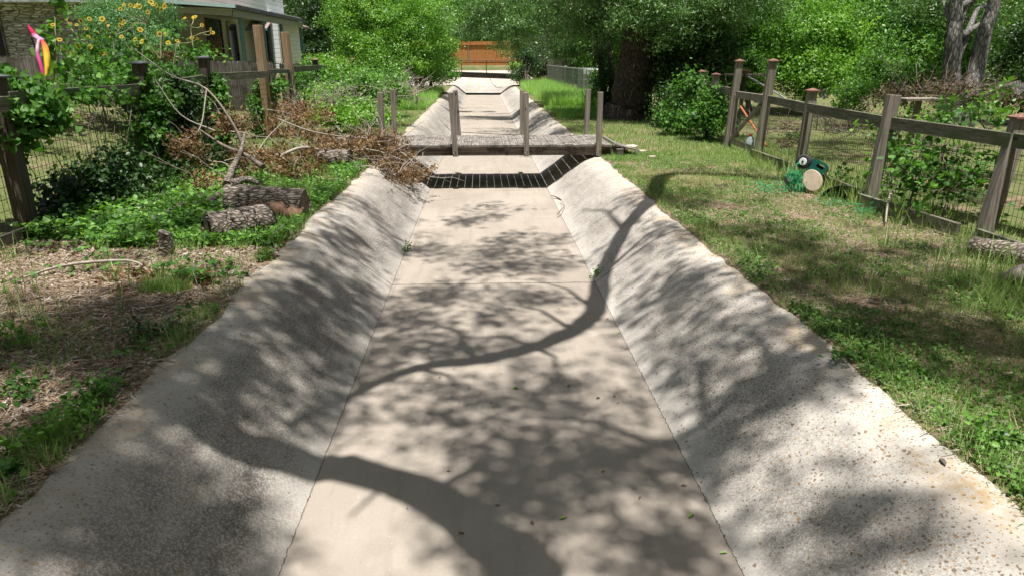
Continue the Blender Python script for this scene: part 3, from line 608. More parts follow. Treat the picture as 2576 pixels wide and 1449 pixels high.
# porch furniture
def chair(loc, rz, label):
    r = empty('porch_chair', loc, label, 'chair', 'black metal chairs on the porch', rz); r2 = Matrix.Rotation(rz, 3, 'Z'); L = Vector(loc)
    def pt(*p): return L + r2 @ Vector(p)
    def mk(nm, fn): m = MB(); fn(m); m.build(nm, 'iron', r)
    mk('seat', lambda m: m.box(pt(0, 0, .43), (.5, .48, .05), r2))
    mk('backrest', lambda m: [m.beam(pt(x, .24, .45), pt(x, .34, 1.0), .03, .02) for x in (-.22, -.11, 0, .11, .22)] + [m.beam(pt(-.25, .34, 1.0), pt(.25, .34, 1.0), .04, .04)])
    for s in (-1, 1):
        mk('armrest', lambda m: (m.beam(pt(s * .26, -.2, .66), pt(s * .26, .28, .66), .04, .03)))
        mk('leg', lambda m: m.beam(pt(s * .24, -.22, 0), pt(s * .24, -.2, .66), .03, .03, (0, 1, 0))); mk('leg', lambda m: m.beam(pt(s * .24, .24, 0), pt(s * .24, .24, .45), .03, .03, (0, 1, 0)))
chair((-9.4, 29.4, 1.4), 1.9, 'black metal armchair by the dark porch door'); chair((-8.5, 29.9, 1.4), 2.6, 'black metal armchair beside the green post at the porch edge')
tb = empty('porch_table', (-8.9, 27.9, 1.4), 'dark topped table between the chairs on the porch', 'table')
m = MB(); m.box((-8.9, 27.9, 2.12), (.9, 1.3, .05)); m.build('tabletop', 'iron', tb)
for sx in (-1, 1):
    for sy in (-1, 1): m = MB(); m.box((-8.9 + sx * .38, 27.9 + sy * .58, 1.745), (.05, .05, .69)); m.build('leg', 'iron', tb)
bn = empty('porch_bench', (-9.75, 26.6, 1.4), 'pale slatted wooden bench under the barred porch window', 'bench')
m = MB(); m.box((-9.7, 26.6, 1.85), (.45, 1.3, .05)); m.build('seat', 'picket', bn)
m = MB(); [m.box((-9.95, 26.05 + i * .12, 2.15), (.03, .07, .55)) for i in range(10)]; m.box((-9.95, 26.6, 2.44), (.05, 1.35, .07)); m.build('backrest', 'picket', bn)
for s in (-1, 1):
    for x in (-9.52, -9.92): m = MB(); m.box((x, 26.6 + s * .58, 1.61), (.06, .06, .42)); m.build('leg', 'picket', bn)

# ------------------------------------------------------------ far bridge, cedar fence, chain link, tote
fb = empty('far_footbridge', (.5, 46.3, BZ), 'dark steel footbridge with thin pipe railing at the far end of the channel', 'footbridge')
z1 = 1.16
m = MB(); m.beam((-3.3, 45.9, z1 + .14), (2.75, 45.9, z1 - .07), .16, .26); m.beam((-3.3, 47.0, z1 + .14), (2.75, 47.0, z1 - .07), .16, .26); m.build('beam', 'darkpost', fb)
m = MB(); m.beam((-3.3, 46.45, z1 + .3), (2.75, 46.45, z1 + .09), 1.4, .05); m.build('deck', 'iron', fb)
for x in (-3.2, -1.25, .33, 2.0): m = MB(); m.tube([(x, 45.85, z1 + .3 - (x + 3.3) * .035), (x, 45.85, 2.2 - (x + 3.3) * .02)], .028, 6); m.build('railing_post', 'iron', fb)
m = MB(); m.tube([(-3.2, 45.85, 2.2), (2.0, 45.85, 2.09)], .026, 6); m.build('handrail', 'iron', fb)
m = MB(); m.tube([(.5, 45.8, 1.2), (.65, 45.8, .75), (1.0, 45.8, .45), (1.4, 45.8, .5)], .015, 5); m.build('cable', 'iron', fb)
cf = empty('cedar_fence', (0, 55, 1.7), 'orange cedar board fence across the view beyond the channel end', 'fence')
m = MB(); picket_run(m, (-6, 55, 0), (3.2, 55, 0), 1.7, 1.72, .14, .02, False, .006, .004); m.build('board_panel', 'cedar', cf)
m = MB(); [m.box((-1.4, 54.96, z), (9.2, .04, h)) for z, h in ((3.34, .26), (2.05, .1), (1.8, .2))]; m.build('rail', 'cedar', cf)
m = MB(); [m.tube([(x, 54.9, 1.6), (x, 54.9, 3.2)], .035, 8) for x in (-3.4,)]; m.build('post', 'galv', cf)
m = MB(); m.tube([(-.95, 54.9, 1.6), (-.95, 54.9, 3.22)], .04, 8); m.build('post', 'galv', cf)
cl = empty('chain_link_fence', (4.4, 37, BZ), 'silver chain link fence beside the tall grass right of the channel', 'fence')
def cz(y): return float(tz(4.4, y)) if y < 44 else .6
m = MB()
for y in np.arange(27.0, 45.5, .12):
    m.tube([(4.3, y, .6), (4.3, y + 1.15, 1.82)], .003, 3, False); m.tube([(4.3, y + 1.15, .6), (4.3, y, 1.82)], .003, 3, False)
m.build('wire_mesh', 'galv', cl)
for y in (27.0, 30.2, 33.4, 36.6, 39.8, 43, 46.2): m = MB(); m.tube([(4.3, y, .5), (4.3, y, 1.86)], .03, 8); m.build('post', 'galv', cl)
m = MB(); m.tube([(4.3, 27, 1.83), (4.3, 46.4, 1.83)], .022, 6); m.build('top_rail', 'galv', cl)
bf = empty('board_fence', (4.6, 49, .6), 'reddish brown board fence at the far right behind the chain link', 'fence')
m = MB(); picket_run(m, (4.3, 46.6, 0), (6.4, 49, 0), .9, 1.3, .14, .02, True); m.build('board_panel', 'picket', bf)
it = empty('water_tote', (5.3, 31, BZ), 'white caged water tank standing behind the chain link fence', 'water tank')
M['whiteplastic'] = m_plain('white plastic', (.75, .77, .78), .4)
m = MB(); m.box((4.86, 31.4, 1.25), (1.0, 1.0, 1.2)); m.build('tank', 'whiteplastic', it, .08)
m = MB()
for k in range(6):
    for s in (-1, 1):
        o_ = -.5 + k * .2; m.box((4.86 + o_, 31.4 + s * .53, 1.25), (.03, .03, 1.25)); m.box((4.86 + s * .53, 31.4 + o_, 1.25), (.03, .03, 1.25)); m.box((4.86, 31.4 + s * .56, .65 + k * .24), (1.12, .03, .03)); m.box((4.86 + s * .56, 31.4, .65 + k * .24), (.03, 1.12, .03))
m.build('cage', 'galv', it)
m = MB(); m.box((4.86, 31.4, .6), (1.1, 1.1, .1)); m.build('pallet', 'picket', it)
# old board stub left of channel
st = empty('board_fence', (-2.4, 24.5, BZ), 'short stub of tall grey boards standing by the brush pile', 'fence')
m = MB(); picket_run(m, (-2.75, 24.9, 0), (-2.28, 24.2, 0), .5, 1.38, .17, .03, False, .01, .02); m.build('board_panel', 'picket', st)
m = MB(); m.box((-2.2, 24.15, 1.08), (.09, .09, 1.1)); m.build('post', 'picket', st)
m = MB(); m.box((-2.1, 24.12, 1.66), (.3, .1, .03)); m.build('cap_board', 'woodz', st)

# ------------------------------------------------------------ logs, limbs, sticks
def log(name, a, b, r0, r1, label, group=None, mt='barky', n=22, bow=0, cutm='cut', nseg=10):
    a = Vector(a); b = Vector(b); root = empty(name, a.lerp(b, .5) - Vector((0, 0, r0)), label, 'log', group)
    pts = []; rad = []
    for i in range(nseg + 1):
        t = i / nseg; pts.append(a.lerp(b, t) + Vector((0, 0, math.sin(t * math.pi) * bow))); rad.append(r0 * (1 - t) + r1 * t)
    m = MB(); m.tube(pts, rad, n, cap=False, jit=.045); m.build('bark', mt, root)
    d = (b - a).normalized()
    for p, r, s in ((a, r0, -1), (b, r1, 1)): m = MB(); m.disc(p + d * s * -.002, d * s, r * .985, n); m.build('cut_face', cutm, root)
    return root
log('log', (-2.63, 6.50, .72), (-2.20, 6.86, .73), .165, .16, 'short thick sawn log nearest the camera with a dark end facing left', 'sawn logs on the left bank', 'barkx' if False else 'bark')
lg2 = log('log', (-2.74, 7.66, .76), (-1.98, 7.5, .75), .18, .17, 'long hollow log with rotten red middle lying behind the nearest log', 'sawn logs on the left bank', 'bark')
m = MB(); m.tube([(-2.52, 7.46, .70), (-2.2, 7.38, .69), (-2.02, 7.36, .66)], [.09, .13, .1], 12, jit=.22); m.build('rotten_core', 'rot', lg2)
log('log', (-2.62, 11.25, .75), (-2.12, 11.15, .74), .15, .15, 'sawn log with a pale grey end beside the footbridge among brown leaves', 'sawn logs on the left bank', 'bark')
log('log', (5.1, 4.45, .72), (4.36, 5.72, .68), .15, .09, 'fallen bark covered log at the foot of the right fence', None, 'bark')
def limb(name, pts, rad, mt, label, cat='branch', group=None, n=8, jit=.05):
    o = None; m = MB(); m.tube(pts, rad, n, jit=jit); o = m.build(name, mt); return tag(o, label, cat, group)
limb('fallen_branch', [G(2700, 665, .7), G(2576, 690, .7), G(2500, 706, .6)], [.11, .08, .03], 'twig', 'smooth barkless fallen limb at the right edge of the lawn')
root = empty('fallen_branch', (-3.2, 7.2, BZ), 'crooked rough barked limb curving along the ground behind the nearest log', 'branch')
m = MB(); m.tube([G(395, 575, .62), G(415, 548, .66), G(450, 525, .68), G(520, 512, .68), G(565, 488, .70), G(580, 465, .78)], [.035, .05, .06, .055, .065, .065], 12, jit=.12)
m.tube([G(580, 465, .78), G(620, 452, .8), G(655, 462, .78)], [.06, .045, .03], 10, jit=.08); m.tube([G(570, 464, .8), D(585, 425, 8.9), D(606, 380, 9.6), D(616, 335, 10.2)], [.05, .04, .03, .02], 9, jit=.1); m.build('limb', 'bark', root)
m = MB(); m.tube([D(662, 420, 9.3), D(622, 392, 9.6), D(560, 365, 9.9), D(500, 325, 10.1)], [.035, .03, .022, .012], 8, jit=.1); m.build('side_limb', 'twigdark', root)
r_ = random.Random(4)
def twigs(m, spots, n, L, r=.006, up=.6, kink=.25, branch=True):
    for _ in range(n):
        c, s = r_.choice(spots); p = Vector((c[0] + r_.gauss(0, s[0]), c[1] + r_.gauss(0, s[1]), c[2] + abs(r_.gauss(0, s[2])))); d = Vector((r_.gauss(0, 1), r_.gauss(0, 1), r_.gauss(up, .5))).normalized(); l = L * r_.uniform(.4, 1.3)
        pts = [p]
        for k in range(4): d = (d + Vector((r_.gauss(0, kink), r_.gauss(0, kink), r_.gauss(-.05, kink)))).normalized(); pts.append(pts[-1] + d * l / 4)
        rr = r * r_.uniform(.6, 1.6); m.tube(pts, [rr, rr * .85, rr * .7, rr * .5, rr * .25], 4, False)
        if branch:
            for k in (1, 2, 3):
                if r_.random() < .7: e = (d + Vector((r_.gauss(0, .7), r_.gauss(0, .7), r_.gauss(0, .4)))).normalized(); m.tube([pts[k], pts[k] + e * l * .3], [rr * .5, rr * .2], 3, False)
def dead_brush(name, label, spots, ntw, L, ncl, per, rc, size, leaf='lf_dead', tw='twig', r=.006, cat='brush', big=()):
    root = empty(name, spots[0][0], label, cat); root.location.z = BZ
    m = MB(); twigs(m, spots, ntw, L, r)
    for pts, rad in big: m.tube(pts, rad, 6, jit=.06)
    m.build('twigs', tw, root)
    cs = []; 
    for _ in range(ncl):
        c, s = r_.choice(spots); cs.append((c[0] + r_.gauss(0, s[0]), c[1] + r_.gauss(0, s[1]), c[2] + abs(r_.gauss(0, s[2] * .9))))
    if ncl:
        cs = np.array(cs); me = scatter_mesh('dry_leaves', [leaves_at(cs, unit(len(cs)), per, rc, size, T_NARROW if leaf != 'lf_dead' else T_DIAMOND, upb=-.1, jit=1.2)]); link('dry_leaves', me, leaf, root)
    return root
def gp_(px, py, d): v = D(px, py, d); return (v.x, v.y, v.z)
dead_brush('dead_brush', 'cut branches with rust brown leaves spilling over the left channel edge at the bridge', [((-1.75, 11.7, .62), (.22, .45, .12)), ((-1.35, 11.55, .42), (.2, .35, .08)), ((-2.1, 11.9, .66), (.3, .3, .18)), ((-1.85, 12.1, .85), (.15, .2, .12))], 80, .7, 190, 36, .055, .055,
    big=[([(-2.6, 11.3, .7), (-1.9, 11.5, .85), (-1.2, 11.6, .6)], [.02, .014, .006]), ([(-2.4, 12.0, .75), (-1.5, 11.9, .8), (-.9, 11.5, .35)], [.018, .012, .005])])
dead_brush('dead_brush', 'tangle of bare limbs with rust brown leaves against the vine covered left fence', [(gp_(720, 335, 12), (.3, .35, .2)), (gp_(740, 285, 12.6), (.16, .2, .12)), (gp_(800, 350, 12), (.35, .3, .12)), (gp_(850, 375, 11.8), (.3, .3, .08)), (gp_(680, 400, 10.6), (.35, .35, .1)), (gp_(610, 410, 10), (.25, .3, .12)), (gp_(560, 480, 8.9), (.15, .2, .08)), (gp_(760, 400, 11), (.3, .3, .1)), (gp_(585, 330, 10.4), (.1, .15, .12)), (gp_(480, 385, 9.2), (.06, .1, .14)), (gp_(900, 370, 12), (.3, .3, .1)), (gp_(780, 300, 12.5), (.25, .3, .15)), (gp_(740, 430, 10), (.25, .2, .06))], 90, .6, 330, 30, .065, .055, tw='twig', r=.006,
    big=[([gp_(330, 118, 9.3), gp_(430, 190, 9.5), gp_(520, 225, 9.6), gp_(590, 320, 9.8), gp_(620, 400, 10)], [.006, .01, .014, .02, .03]), ([gp_(390, 200, 9.2), gp_(455, 290, 9.4), gp_(540, 330, 9.7)], [.006, .01, .016]),
         ([gp_(720, 300, 10.8), gp_(670, 350, 10.4), gp_(640, 400, 10.2)], [.004, .008, .014]), ([gp_(520, 225, 9.6), gp_(500, 330, 9.4), gp_(430, 360, 9.2)], [.01, .008, .004]), ([gp_(700, 300, 11), gp_(780, 330, 11.2), gp_(870, 345, 11.6), gp_(1000, 352, 11.9)], [.012, .016, .012, .005]),
         ([gp_(700, 395, 10.4), gp_(760, 372, 10.8), gp_(820, 380, 11)], [.03, .022, .012])])
dead_brush('dead_brush', 'two small clumps of curled orange leaves on the bare dirt of the left bank', [((-2.75, 5.35, .6), (.13, .1, .02)), ((-2.3, 5.2, .6), (.13, .08, .02))], 6, .35, 26, 22, .04, .05)
limb('stick', [G(60, 697, .62), G(160, 668, .66), G(280, 656, .69), G(345, 660, .67), G(380, 690, .63)], [.007, .014, .013, .009, .005], 'twig', 'long thin pale curved stick lying on the bare left bank', 'stick', None, 6)
limb('stick', [G(505, 725, .6), G(450, 738, .62), G(440, 770, .6)], [.008, .008, .004], 'twigdark', 'small forked grey stick on the left bank near the concrete edge', 'stick', None, 6)
limb('stick', [D(2262, 470, 7.7), D(2240, 490, 7.6), D(2232, 520, 7.4), D(2228, 560, 7.2)], [.008, .014, .012, .008], 'twig', 'pale broken forked stick propped on the right fence base board', 'stick', None, 6)
limb('stump', [(-2.83, 6.02, .55), (-2.83, 6.02, .72), (-2.82, 6.01, .82)], [.075, .065, .05], 'bark', 'small ragged grey stump in weeds just before the nearest log', 'stump', None, 10, .15)
limb('fallen_limb', [gp_(2430, 268, 15.5), gp_(2490, 240, 15), gp_(2560, 222, 14.3)], [.08, .13, .15], 'barkgrey', 'thick sawn grey limb lying off the ground at the far right behind the fence', 'branch', None, 12)

# ------------------------------------------------------------ things by the right fence
M['greenplastic'] = m_plain('dark green plastic', (.01, .085, .06), .35, .2); M['beigeplastic'] = m_plain('dusty beige plastic', (.45, .37, .28), .7, .18, 8); M['rubber'] = m_plain('black rubber', (.03, .03, .032), .8); M['blackplastic'] = m_plain('black plastic', (.012, .013, .014), .4)
M['clear'] = m_plain('cloudy bottle plastic', (.35, .42, .45), .15, .1, 5, 0, .6); M['redcap'] = m_plain('red plastic cap', (.6, .03, .03), .4)
sp = empty('hose_cart', G(2045, 478), 'tipped dark green garden hose cart with one wheel up against the fence', 'hose cart')
c = D(2022, 407, 9.0); ax = Vector((-.55, -.8, .15)).normalized(); vw = (Vector((0, 0, CAMZ)) - c).normalized(); ax = (vw + Vector((-.45, 0, .0))).normalized()
m = MB(); m.tube([c - ax * .035, c - ax * .028, c + ax * .028, c + ax * .035], [.075, .093, .093, .075], 28); wh = m.build('wheel', 'rubber', sp)
m = MB(); m.tube([c + ax * .03, c + ax * .041], [.052, .046], 24); m.build('rim', 'whiteplastic', wh); m = MB(); m.tube([c + ax * .04, c + ax * .048], [.014, .014], 12); m.build('hub', 'iron', wh)
c2 = D(1990, 452, 9.25); m = MB(); m.tube([c2 - ax * .03, c2 + ax * .03], [.085, .085], 24); wh = m.build('wheel', 'rubber', sp); m = MB(); m.tube([c2 + ax * .025, c2 + ax * .036], [.045, .04], 20); m.build('rim', 'galv', wh)
def extrude_outline(m, pts2, o, ex, ey, ez, th, hole=None):
    if hole is None:
        N = len(pts2); vs = [o + ex * p[0] + ey * p[1] + ez * s for s in (-th / 2, th / 2) for p in pts2]
        m.add(vs, [tuple(reversed(range(N))), tuple(range(N, 2 * N))] + [(j, (j + 1) % N, (j + 1) % N + N, j + N) for j in range(N)])
    else:
        N = len(pts2); vs = [o + ex * p[0] + ey * p[1] + ez * s for s in (-th / 2, th / 2) for q in (pts2, hole) for p in q]
        for j in range(N):
            k = (j + 1) % N; m.add([vs[i] for i in (j, k, N + k, N + j)], [(3, 2, 1, 0)]); m.add([vs[2 * N + i] for i in (j, k, N + k, N + j)], [(0, 1, 2, 3)])
            m.add([vs[j], vs[k], vs[2 * N + k], vs[2 * N + j]], [(0, 1, 2, 3)]); m.add([vs[N + j], vs[N + k], vs[3 * N + k], vs[3 * N + j]], [(3, 2, 1, 0)])
def rrect(w_, h, r, n=6):
    out = []
    for cx_, cy_, a0 in ((w_ / 2 - r, h / 2 - r, 0), (-w_ / 2 + r, h / 2 - r, 90), (-w_ / 2 + r, -h / 2 + r, 180), (w_ / 2 - r, -h / 2 + r, 270)):
        for i in range(n): a = R(a0 + 90 * i / (n - 1)); out.append((cx_ + r * math.cos(a), cy_ + r * math.sin(a)))
    return out
o = D(2056, 424, 9.05); ez = (vw + Vector((-.2, 0, .1))).normalized(); ex = Vector((.86, 0, -.42)); ex = (ex - ez * ex.dot(ez)).normalized(); ey = ez.cross(ex)
m = MB(); extrude_outline(m, rrect(.24, .2, .06), o, ex, ey, ez, .1, [(x + .03, y + .035) for x, y in rrect(.11, .055, .026)]); m.build('handle_panel', 'greenplastic', sp, .008)
m = MB(); a = o - ez * .12; m.box(a - ey * .05, (.22, .2, .2), Matrix((ex, ey, ez)).transposed()); m.build('body', 'greenplastic', sp, .02)
o = D(2044, 455, 8.92); ez2 = (vw + Vector((-.25, .1, .15))).normalized(); ex2 = Vector((.93, 0, .3)); ex2 = (ex2 - ez2 * ex2.dot(ez2)).normalized(); ey2 = ez2.cross(ex2)
el = [(.118 * math.cos(6.2832 * k / 40), .15 * math.sin(6.2832 * k / 40)) for k in range(40)]
m = MB(); extrude_outline(m, el, o, ex2, ey2, ez2, .05); m.build('reel_disc', 'beigeplastic', sp, .01)
nb = empty('plastic_netting', G(1995, 470), 'bright green plastic netting bunched in the grass beside the hose cart', 'netting')
m = MB()
for k in range(90):
    a = Vector(gp_(r_.gauss(2005, 14), r_.gauss(448, 16), 9.0)); pts = [a]
    for j in range(5): a = a + Vector((r_.gauss(0, .03), r_.gauss(0, .03), r_.gauss(-.012, .035))); a.z = max(a.z, .6); pts.append(a.copy())
    m.tube(pts, .0032, 3, False)
m.build('strands', 'netting', nb)
for cx_, cy_, nn, lab in ((1935, 470, 30, 'scrap of green netting flattened in the grass left of the hose cart'), (2098, 505, 16, 'small scrap of green netting in front of the black tub'), (2180, 525, 26, 'scrap of green netting at the foot of the capless fence post')):
    m = MB()
    for k in range(nn):
        a = G(r_.gauss(cx_, 18), r_.gauss(cy_, 6), .63); pts = [a]
        for j in range(4): a = a + Vector((r_.gauss(0, .04), r_.gauss(0, .03), r_.gauss(0, .02))); a.z = max(a.z, .6); pts.append(a.copy())
        m.tube(pts, .0032, 3, False)
    tag(m.build('plastic_netting', 'netting'), lab, 'netting')
bt = empty('plastic_tub', G(2105, 505), 'black plastic tub half buried on its side in the grass by the hose cart', 'tub')
o = Vector((4.5, 8.2, .57)); dx = Vector((.80, -.60, 0)); dyv = Vector((.60, .80, 0)); vs = []; n = 18
m = MB()
for (rr_, off) in ((.29, 0), (.295, .012), (.23, .16), (.0, .17)): vs += [o + dx * rr_ * math.cos(math.pi * k / n) + Vector((0, 0, rr_ * .72 * math.sin(math.pi * k / n))) + dyv * off for k in range(n + 1)]
for ring in range(3): m.add(vs[ring * (n + 1):(ring + 2) * (n + 1)], [(k, k + 1, k + n + 2, k + n + 1) for k in range(n)], True)
m.build('body', 'blackplastic', bt); m = MB(); m.tube([o + dx * .295 * math.cos(math.pi * k / n) + Vector((0, 0, .295 * .72 * math.sin(math.pi * k / n))) for k in range(n + 1)], .009, 6); m.build('rim', 'blackplastic', bt)
b0 = empty('jug', (5.3, 13.0, BZ), 'clear plastic jug with a red cap standing behind the yard gate', 'jug')
c = D(1886, 365, 13.2); c.z = .58; m = MB(); m.tube([c, c + Vector((0, 0, .02)), c + Vector((0, 0, .19)), c + Vector((0, 0, .26)), c + Vector((0, 0, .28))], [.085, .09, .09, .03, .025], 16); m.build('body', 'clear', b0); m = MB(); m.tube([c + Vector((0, 0, .28)), c + Vector((0, 0, .315))], .032, 12); m.build('cap', 'redcap', b0)
pt_ = empty('plant_pot', gp_(250, 450, 8.6), 'black plastic pot hidden in dark weeds behind the left fence', 'pot'); c = D(254, 455, 8.7)
m = MB(); m.tube([c + Vector((0, 0, -.22)), c + Vector((0, 0, .08)), c + Vector((0, 0, .09)), c + Vector((0, 0, .0))], [.13, .17, .18, .15], 20, cap=False); m.build('body', 'blackplastic', pt_)
m = MB(); m.disc(c + Vector((0, 0, .02)), (0, 0, 1), .15); m.build('soil', 'rot', pt_)
# broken concrete at the bridge end
for i, (px, py, s) in enumerate(((1562, 378, .13), (1585, 372, .2), (1612, 384, .1), (1640, 398, .07))):
    p = G(px, py, .60); m = MB(); ring = [(s * (1 + r_.uniform(-.3, .3)) * math.cos(k * 1.047), s * .8 * (1 + r_.uniform(-.3, .3)) * math.sin(k * 1.047)) for k in range(6)]
    extrude_outline(m, ring, p + Vector((0, 0, .015)), Vector((1, 0, .03)), Vector((0, 1, .05)), Vector((0, 0, 1)), .045)
    o = m.build('rubble', 'slopeR', None, .006); tag(o, ('flat wedge of broken concrete touching the right end of the footbridge', 'largest flat slab of broken concrete in the grass off the bridge ramp', 'small concrete fragment in the grass just beyond the bridge ramp slab', 'smallest concrete chip farthest out on the right bank lawn')[i], 'rubble', 'broken concrete at the bridge end')
# wind streamer
ws = empty('wind_streamer', gp_(118, 215, 11.2), 'pink and orange fabric wind streamer on a thin bent pole behind the left fence', 'streamer')
m = MB(); m.tube([D(118, 245, 11.2), D(108, 190, 11.2), D(92, 130, 11.2), D(76, 86, 11.2), D(66, 62, 11.2)], .012, 6); m.build('pole', 'iron', ws)
def m_str(name, stops):
    t = NT(name); tc = t.n('ShaderNodeTexCoord'); sp_ = t.n('ShaderNodeSeparateXYZ'); t.l(tc.outputs['Generated'], sp_.inputs[0]); return t.fin(t.ramp(sp_.outputs[2], stops), 1.)
M['pink'] = m_str('pink white violet fabric', [(0, (.35, .02, .06)), (.3, (.5, .05, .2)), (.5, (.5, .12, .34)), (.62, (.8, .7, .85)), (.78, (.75, .35, .6)), (.86, (.3, .01, .04)), (1, (.45, .02, .1))])
M['orange'] = m_str('orange yellow violet fabric', [(0, (.35, .05, .3)), (.15, (.7, .45, .03)), (.6, (.75, .5, .04)), (.85, (.85, .2, .05)), (1, (.7, .04, .1))])
def ribbon(nm, mt, pl, wl):
    m = MB(); vs = []
    for (px, py, d), w_ in zip(pl, wl):
        c = D(px, py, d); vs += [c + Vector((-w_ / 2, 0, 0)), c + Vector((0, -w_ * .35, 0)), c + Vector((w_ / 2, 0, 0)), c + Vector((0, w_ * .35, 0))]
    m.add(vs, [(4 * i + k, 4 * i + (k + 1) % 4, 4 * i + 4 + (k + 1) % 4, 4 * i + 4 + k) for i in range(len(pl) - 1) for k in range(4)], True); m.build(nm, mt, ws)
ribbon('streamer', 'pink', [(70, 64, 11.1), (78, 76, 11.1), (88, 92, 11.1), (100, 98, 11.1), (97, 112, 11.1), (94, 132, 11.1), (98, 150, 11.1), (106, 178, 11.1), (112, 200, 11.1)], [.03, .09, .13, .15, .09, .08, .07, .08, .04])
ribbon('streamer', 'orange', [(104, 100, 11.05), (112, 115, 11.05), (117, 140, 11.05), (119, 165, 11.05), (118, 185, 11.05), (114, 204, 11.05)], [.05, .11, .12, .11, .08, .03])

# ------------------------------------------------------------ trees and shrubs
V3 = lambda *a: tuple(a)
def at(px, d, z=None): v = D(px, 147, d); return (v.x, v.y, float(tz(v.x, v.y)) if z is None else z)
def blob(px, py, d, rx, ry, rz): v = D(px, py, d); return ((v.x, v.y, v.z), (rx, ry, rz))
B = lambda px, d: at(px, d)
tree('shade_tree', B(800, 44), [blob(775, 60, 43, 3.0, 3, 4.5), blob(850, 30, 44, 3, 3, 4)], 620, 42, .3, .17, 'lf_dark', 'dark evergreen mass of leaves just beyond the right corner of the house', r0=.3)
tree('bright_tree', B(985, 31), [blob(950, 95, 30.5, 2.0, 1.9, 1.7), blob(1060, 70, 30.5, 1.7, 1.7, 2.0), blob(900, 30, 31, 1.7, 1.6, 1.9), blob(1000, 0, 31.5, 2.1, 1.8, 1.8), blob(990, 135, 30, 1.9, 1.5, 1.1)], 1250, 50, .17, .10, 'lf_bright', 'wide bright green leafy tree filling the left bank behind the brush pile', r0=.16, zmin=.8)
tree('bright_tree', B(1085, 34), [blob(1080, 165, 33.5, 1.25, 1.2, .95), blob(1105, 120, 34, .95, 1.0, 1.2)], 520, 46, .15, .10, 'lf_mid', 'dense darker green bush drooping to the grass at the left edge of the far channel', 'bush', r0=.1, zmin=.5)
tree('background_tree', B(1190, 62), [blob(1180, 30, 61, 5, 3, 2.6), blob(1330, 10, 61, 5, 3, 3)], 520, 46, .4, .19, 'lf_mid', 'leafy tree rising behind the orange cedar fence', r0=.25)
# the big oak
ok = empty('oak_tree', (4.1, 20.4, BZ), 'massive old oak with thick trunk coloured dark for shade and drooping grey green crown right of the channel', 'tree')
m = MB(); m.tube([(4.25, 20.6, .3), (4.27, 20.55, .7), (4.33, 20.5, 1.2), (4.4, 20.45, 1.9), (4.5, 20.4, 2.7), (4.7, 20.4, 4.2), (4.9, 20.3, 6)], [1.0, .68, .57, .53, .5, .42, .3], 28, jit=.07); m.build('trunk', 'barkz', ok)
m = MB(); m.tube([(4.5, 20.4, 2.6), (5.3, 20.1, 3.2), (6.3, 19.6, 4.2), (7.5, 19, 6)], [.26, .22, .19, .13], 14, jit=.05); m.build('limb', 'barkz', ok)
m = MB(); m.tube([(4.4, 20.4, 3.2), (2.8, 20.6, 4.1), (.8, 21, 4.9), (-1.2, 22, 5.4)], [.22, .17, .12, .07], 12, jit=.05); m.build('limb', 'barkz', ok)
oc = [blob(1200, 50, 26, 1.5, .7, .75), blob(1290, 78, 25.5, 1.3, .8, .62), blob(1370, 60, 24, 1.3, 1.2, .8), blob(1400, 25, 24, 2.0, 1.2, .8), blob(1450, 40, 20, 1.3, 1.4, .95), blob(1560, 20, 18.5, 1.6, 1.4, .85), blob(1680, 40, 18, 1.4, 1.3, .75), blob(1800, 20, 18.5, 1.5, 1.4, .7), blob(1900, -10, 19, 1.5, 1.4, .7), blob(1320, -30, 25, 2.8, 1.0, .9), blob(1600, -60, 19.5, 4.6, 3.2, 1.2), blob(1480, 70, 21, .8, .9, .45), blob(1690, 85, 19.0, .8, .5, .35), blob(1262, 112, 28, .55, .35, .42), blob(1225, 92, 29, .5, .3, .3), blob(1160, 80, 29, .5, .3, .35), blob(1300, 130, 27, .5, .35, .4), blob(1420, 120, 22, .6, .4, .35), ((5.8, 22.3, 6.2), (4.0, 2.4, 1.2)), ((1.9, 16.6, 5.3), (1.4, 1.3, .4)), ((2.5, 20, 5.6), (1.2, 2.0, .4))]
cc, dd = crown_centres(oc, 2900, .4, 2.0)
m = MB()
for j in range(70):
    q = Vector(cc[j]); m.tube([q + Vector((r_.gauss(0, .3), r_.gauss(0, .3), .8)), q + Vector((r_.gauss(0, .1), 0, .35)), q], [.018, .012, .004], 4, False)
m.build('branches', 'twigdark', ok)
link('crown', scatter_mesh('crown', [leaves_at(cc, dd, 56, .15, .10, T_NARROW, upb=.3, jit=.8, flat=.55)]), 'lf_oak', ok)
sl_ = empty('slender_tree', B(1515, 22.5), 'cluster of thin dark vine wrapped trunks left of the big oak trunk', 'tree')
m = MB()
for px, tx, r in ((1520, 1508, .12), (1536, 1540, .08), (1528, 1495, .05)):
    a = Vector(B(px, 22.5)); b = D(tx, 60, 22.8); m.tube([a - Vector((0, 0, .1)), a.lerp(b, .35) + Vector((.05, 0, 0)), a.lerp(b, .7) - Vector((.06, 0, 0)), b], [r * 1.3, r, r * .9, r * .7], 9, jit=.15)
m.build('trunk', 'barkz', sl_); cc, dd = crown_centres([blob(1522, 180, 22.5, .25, .3, 1.2), blob(1510, 120, 22.5, .4, .4, .35)], 110, .3, .7); link('crown', scatter_mesh('crown', [leaves_at(cc, dd, 30, .14, .08)]), 'lf_dark', sl_)
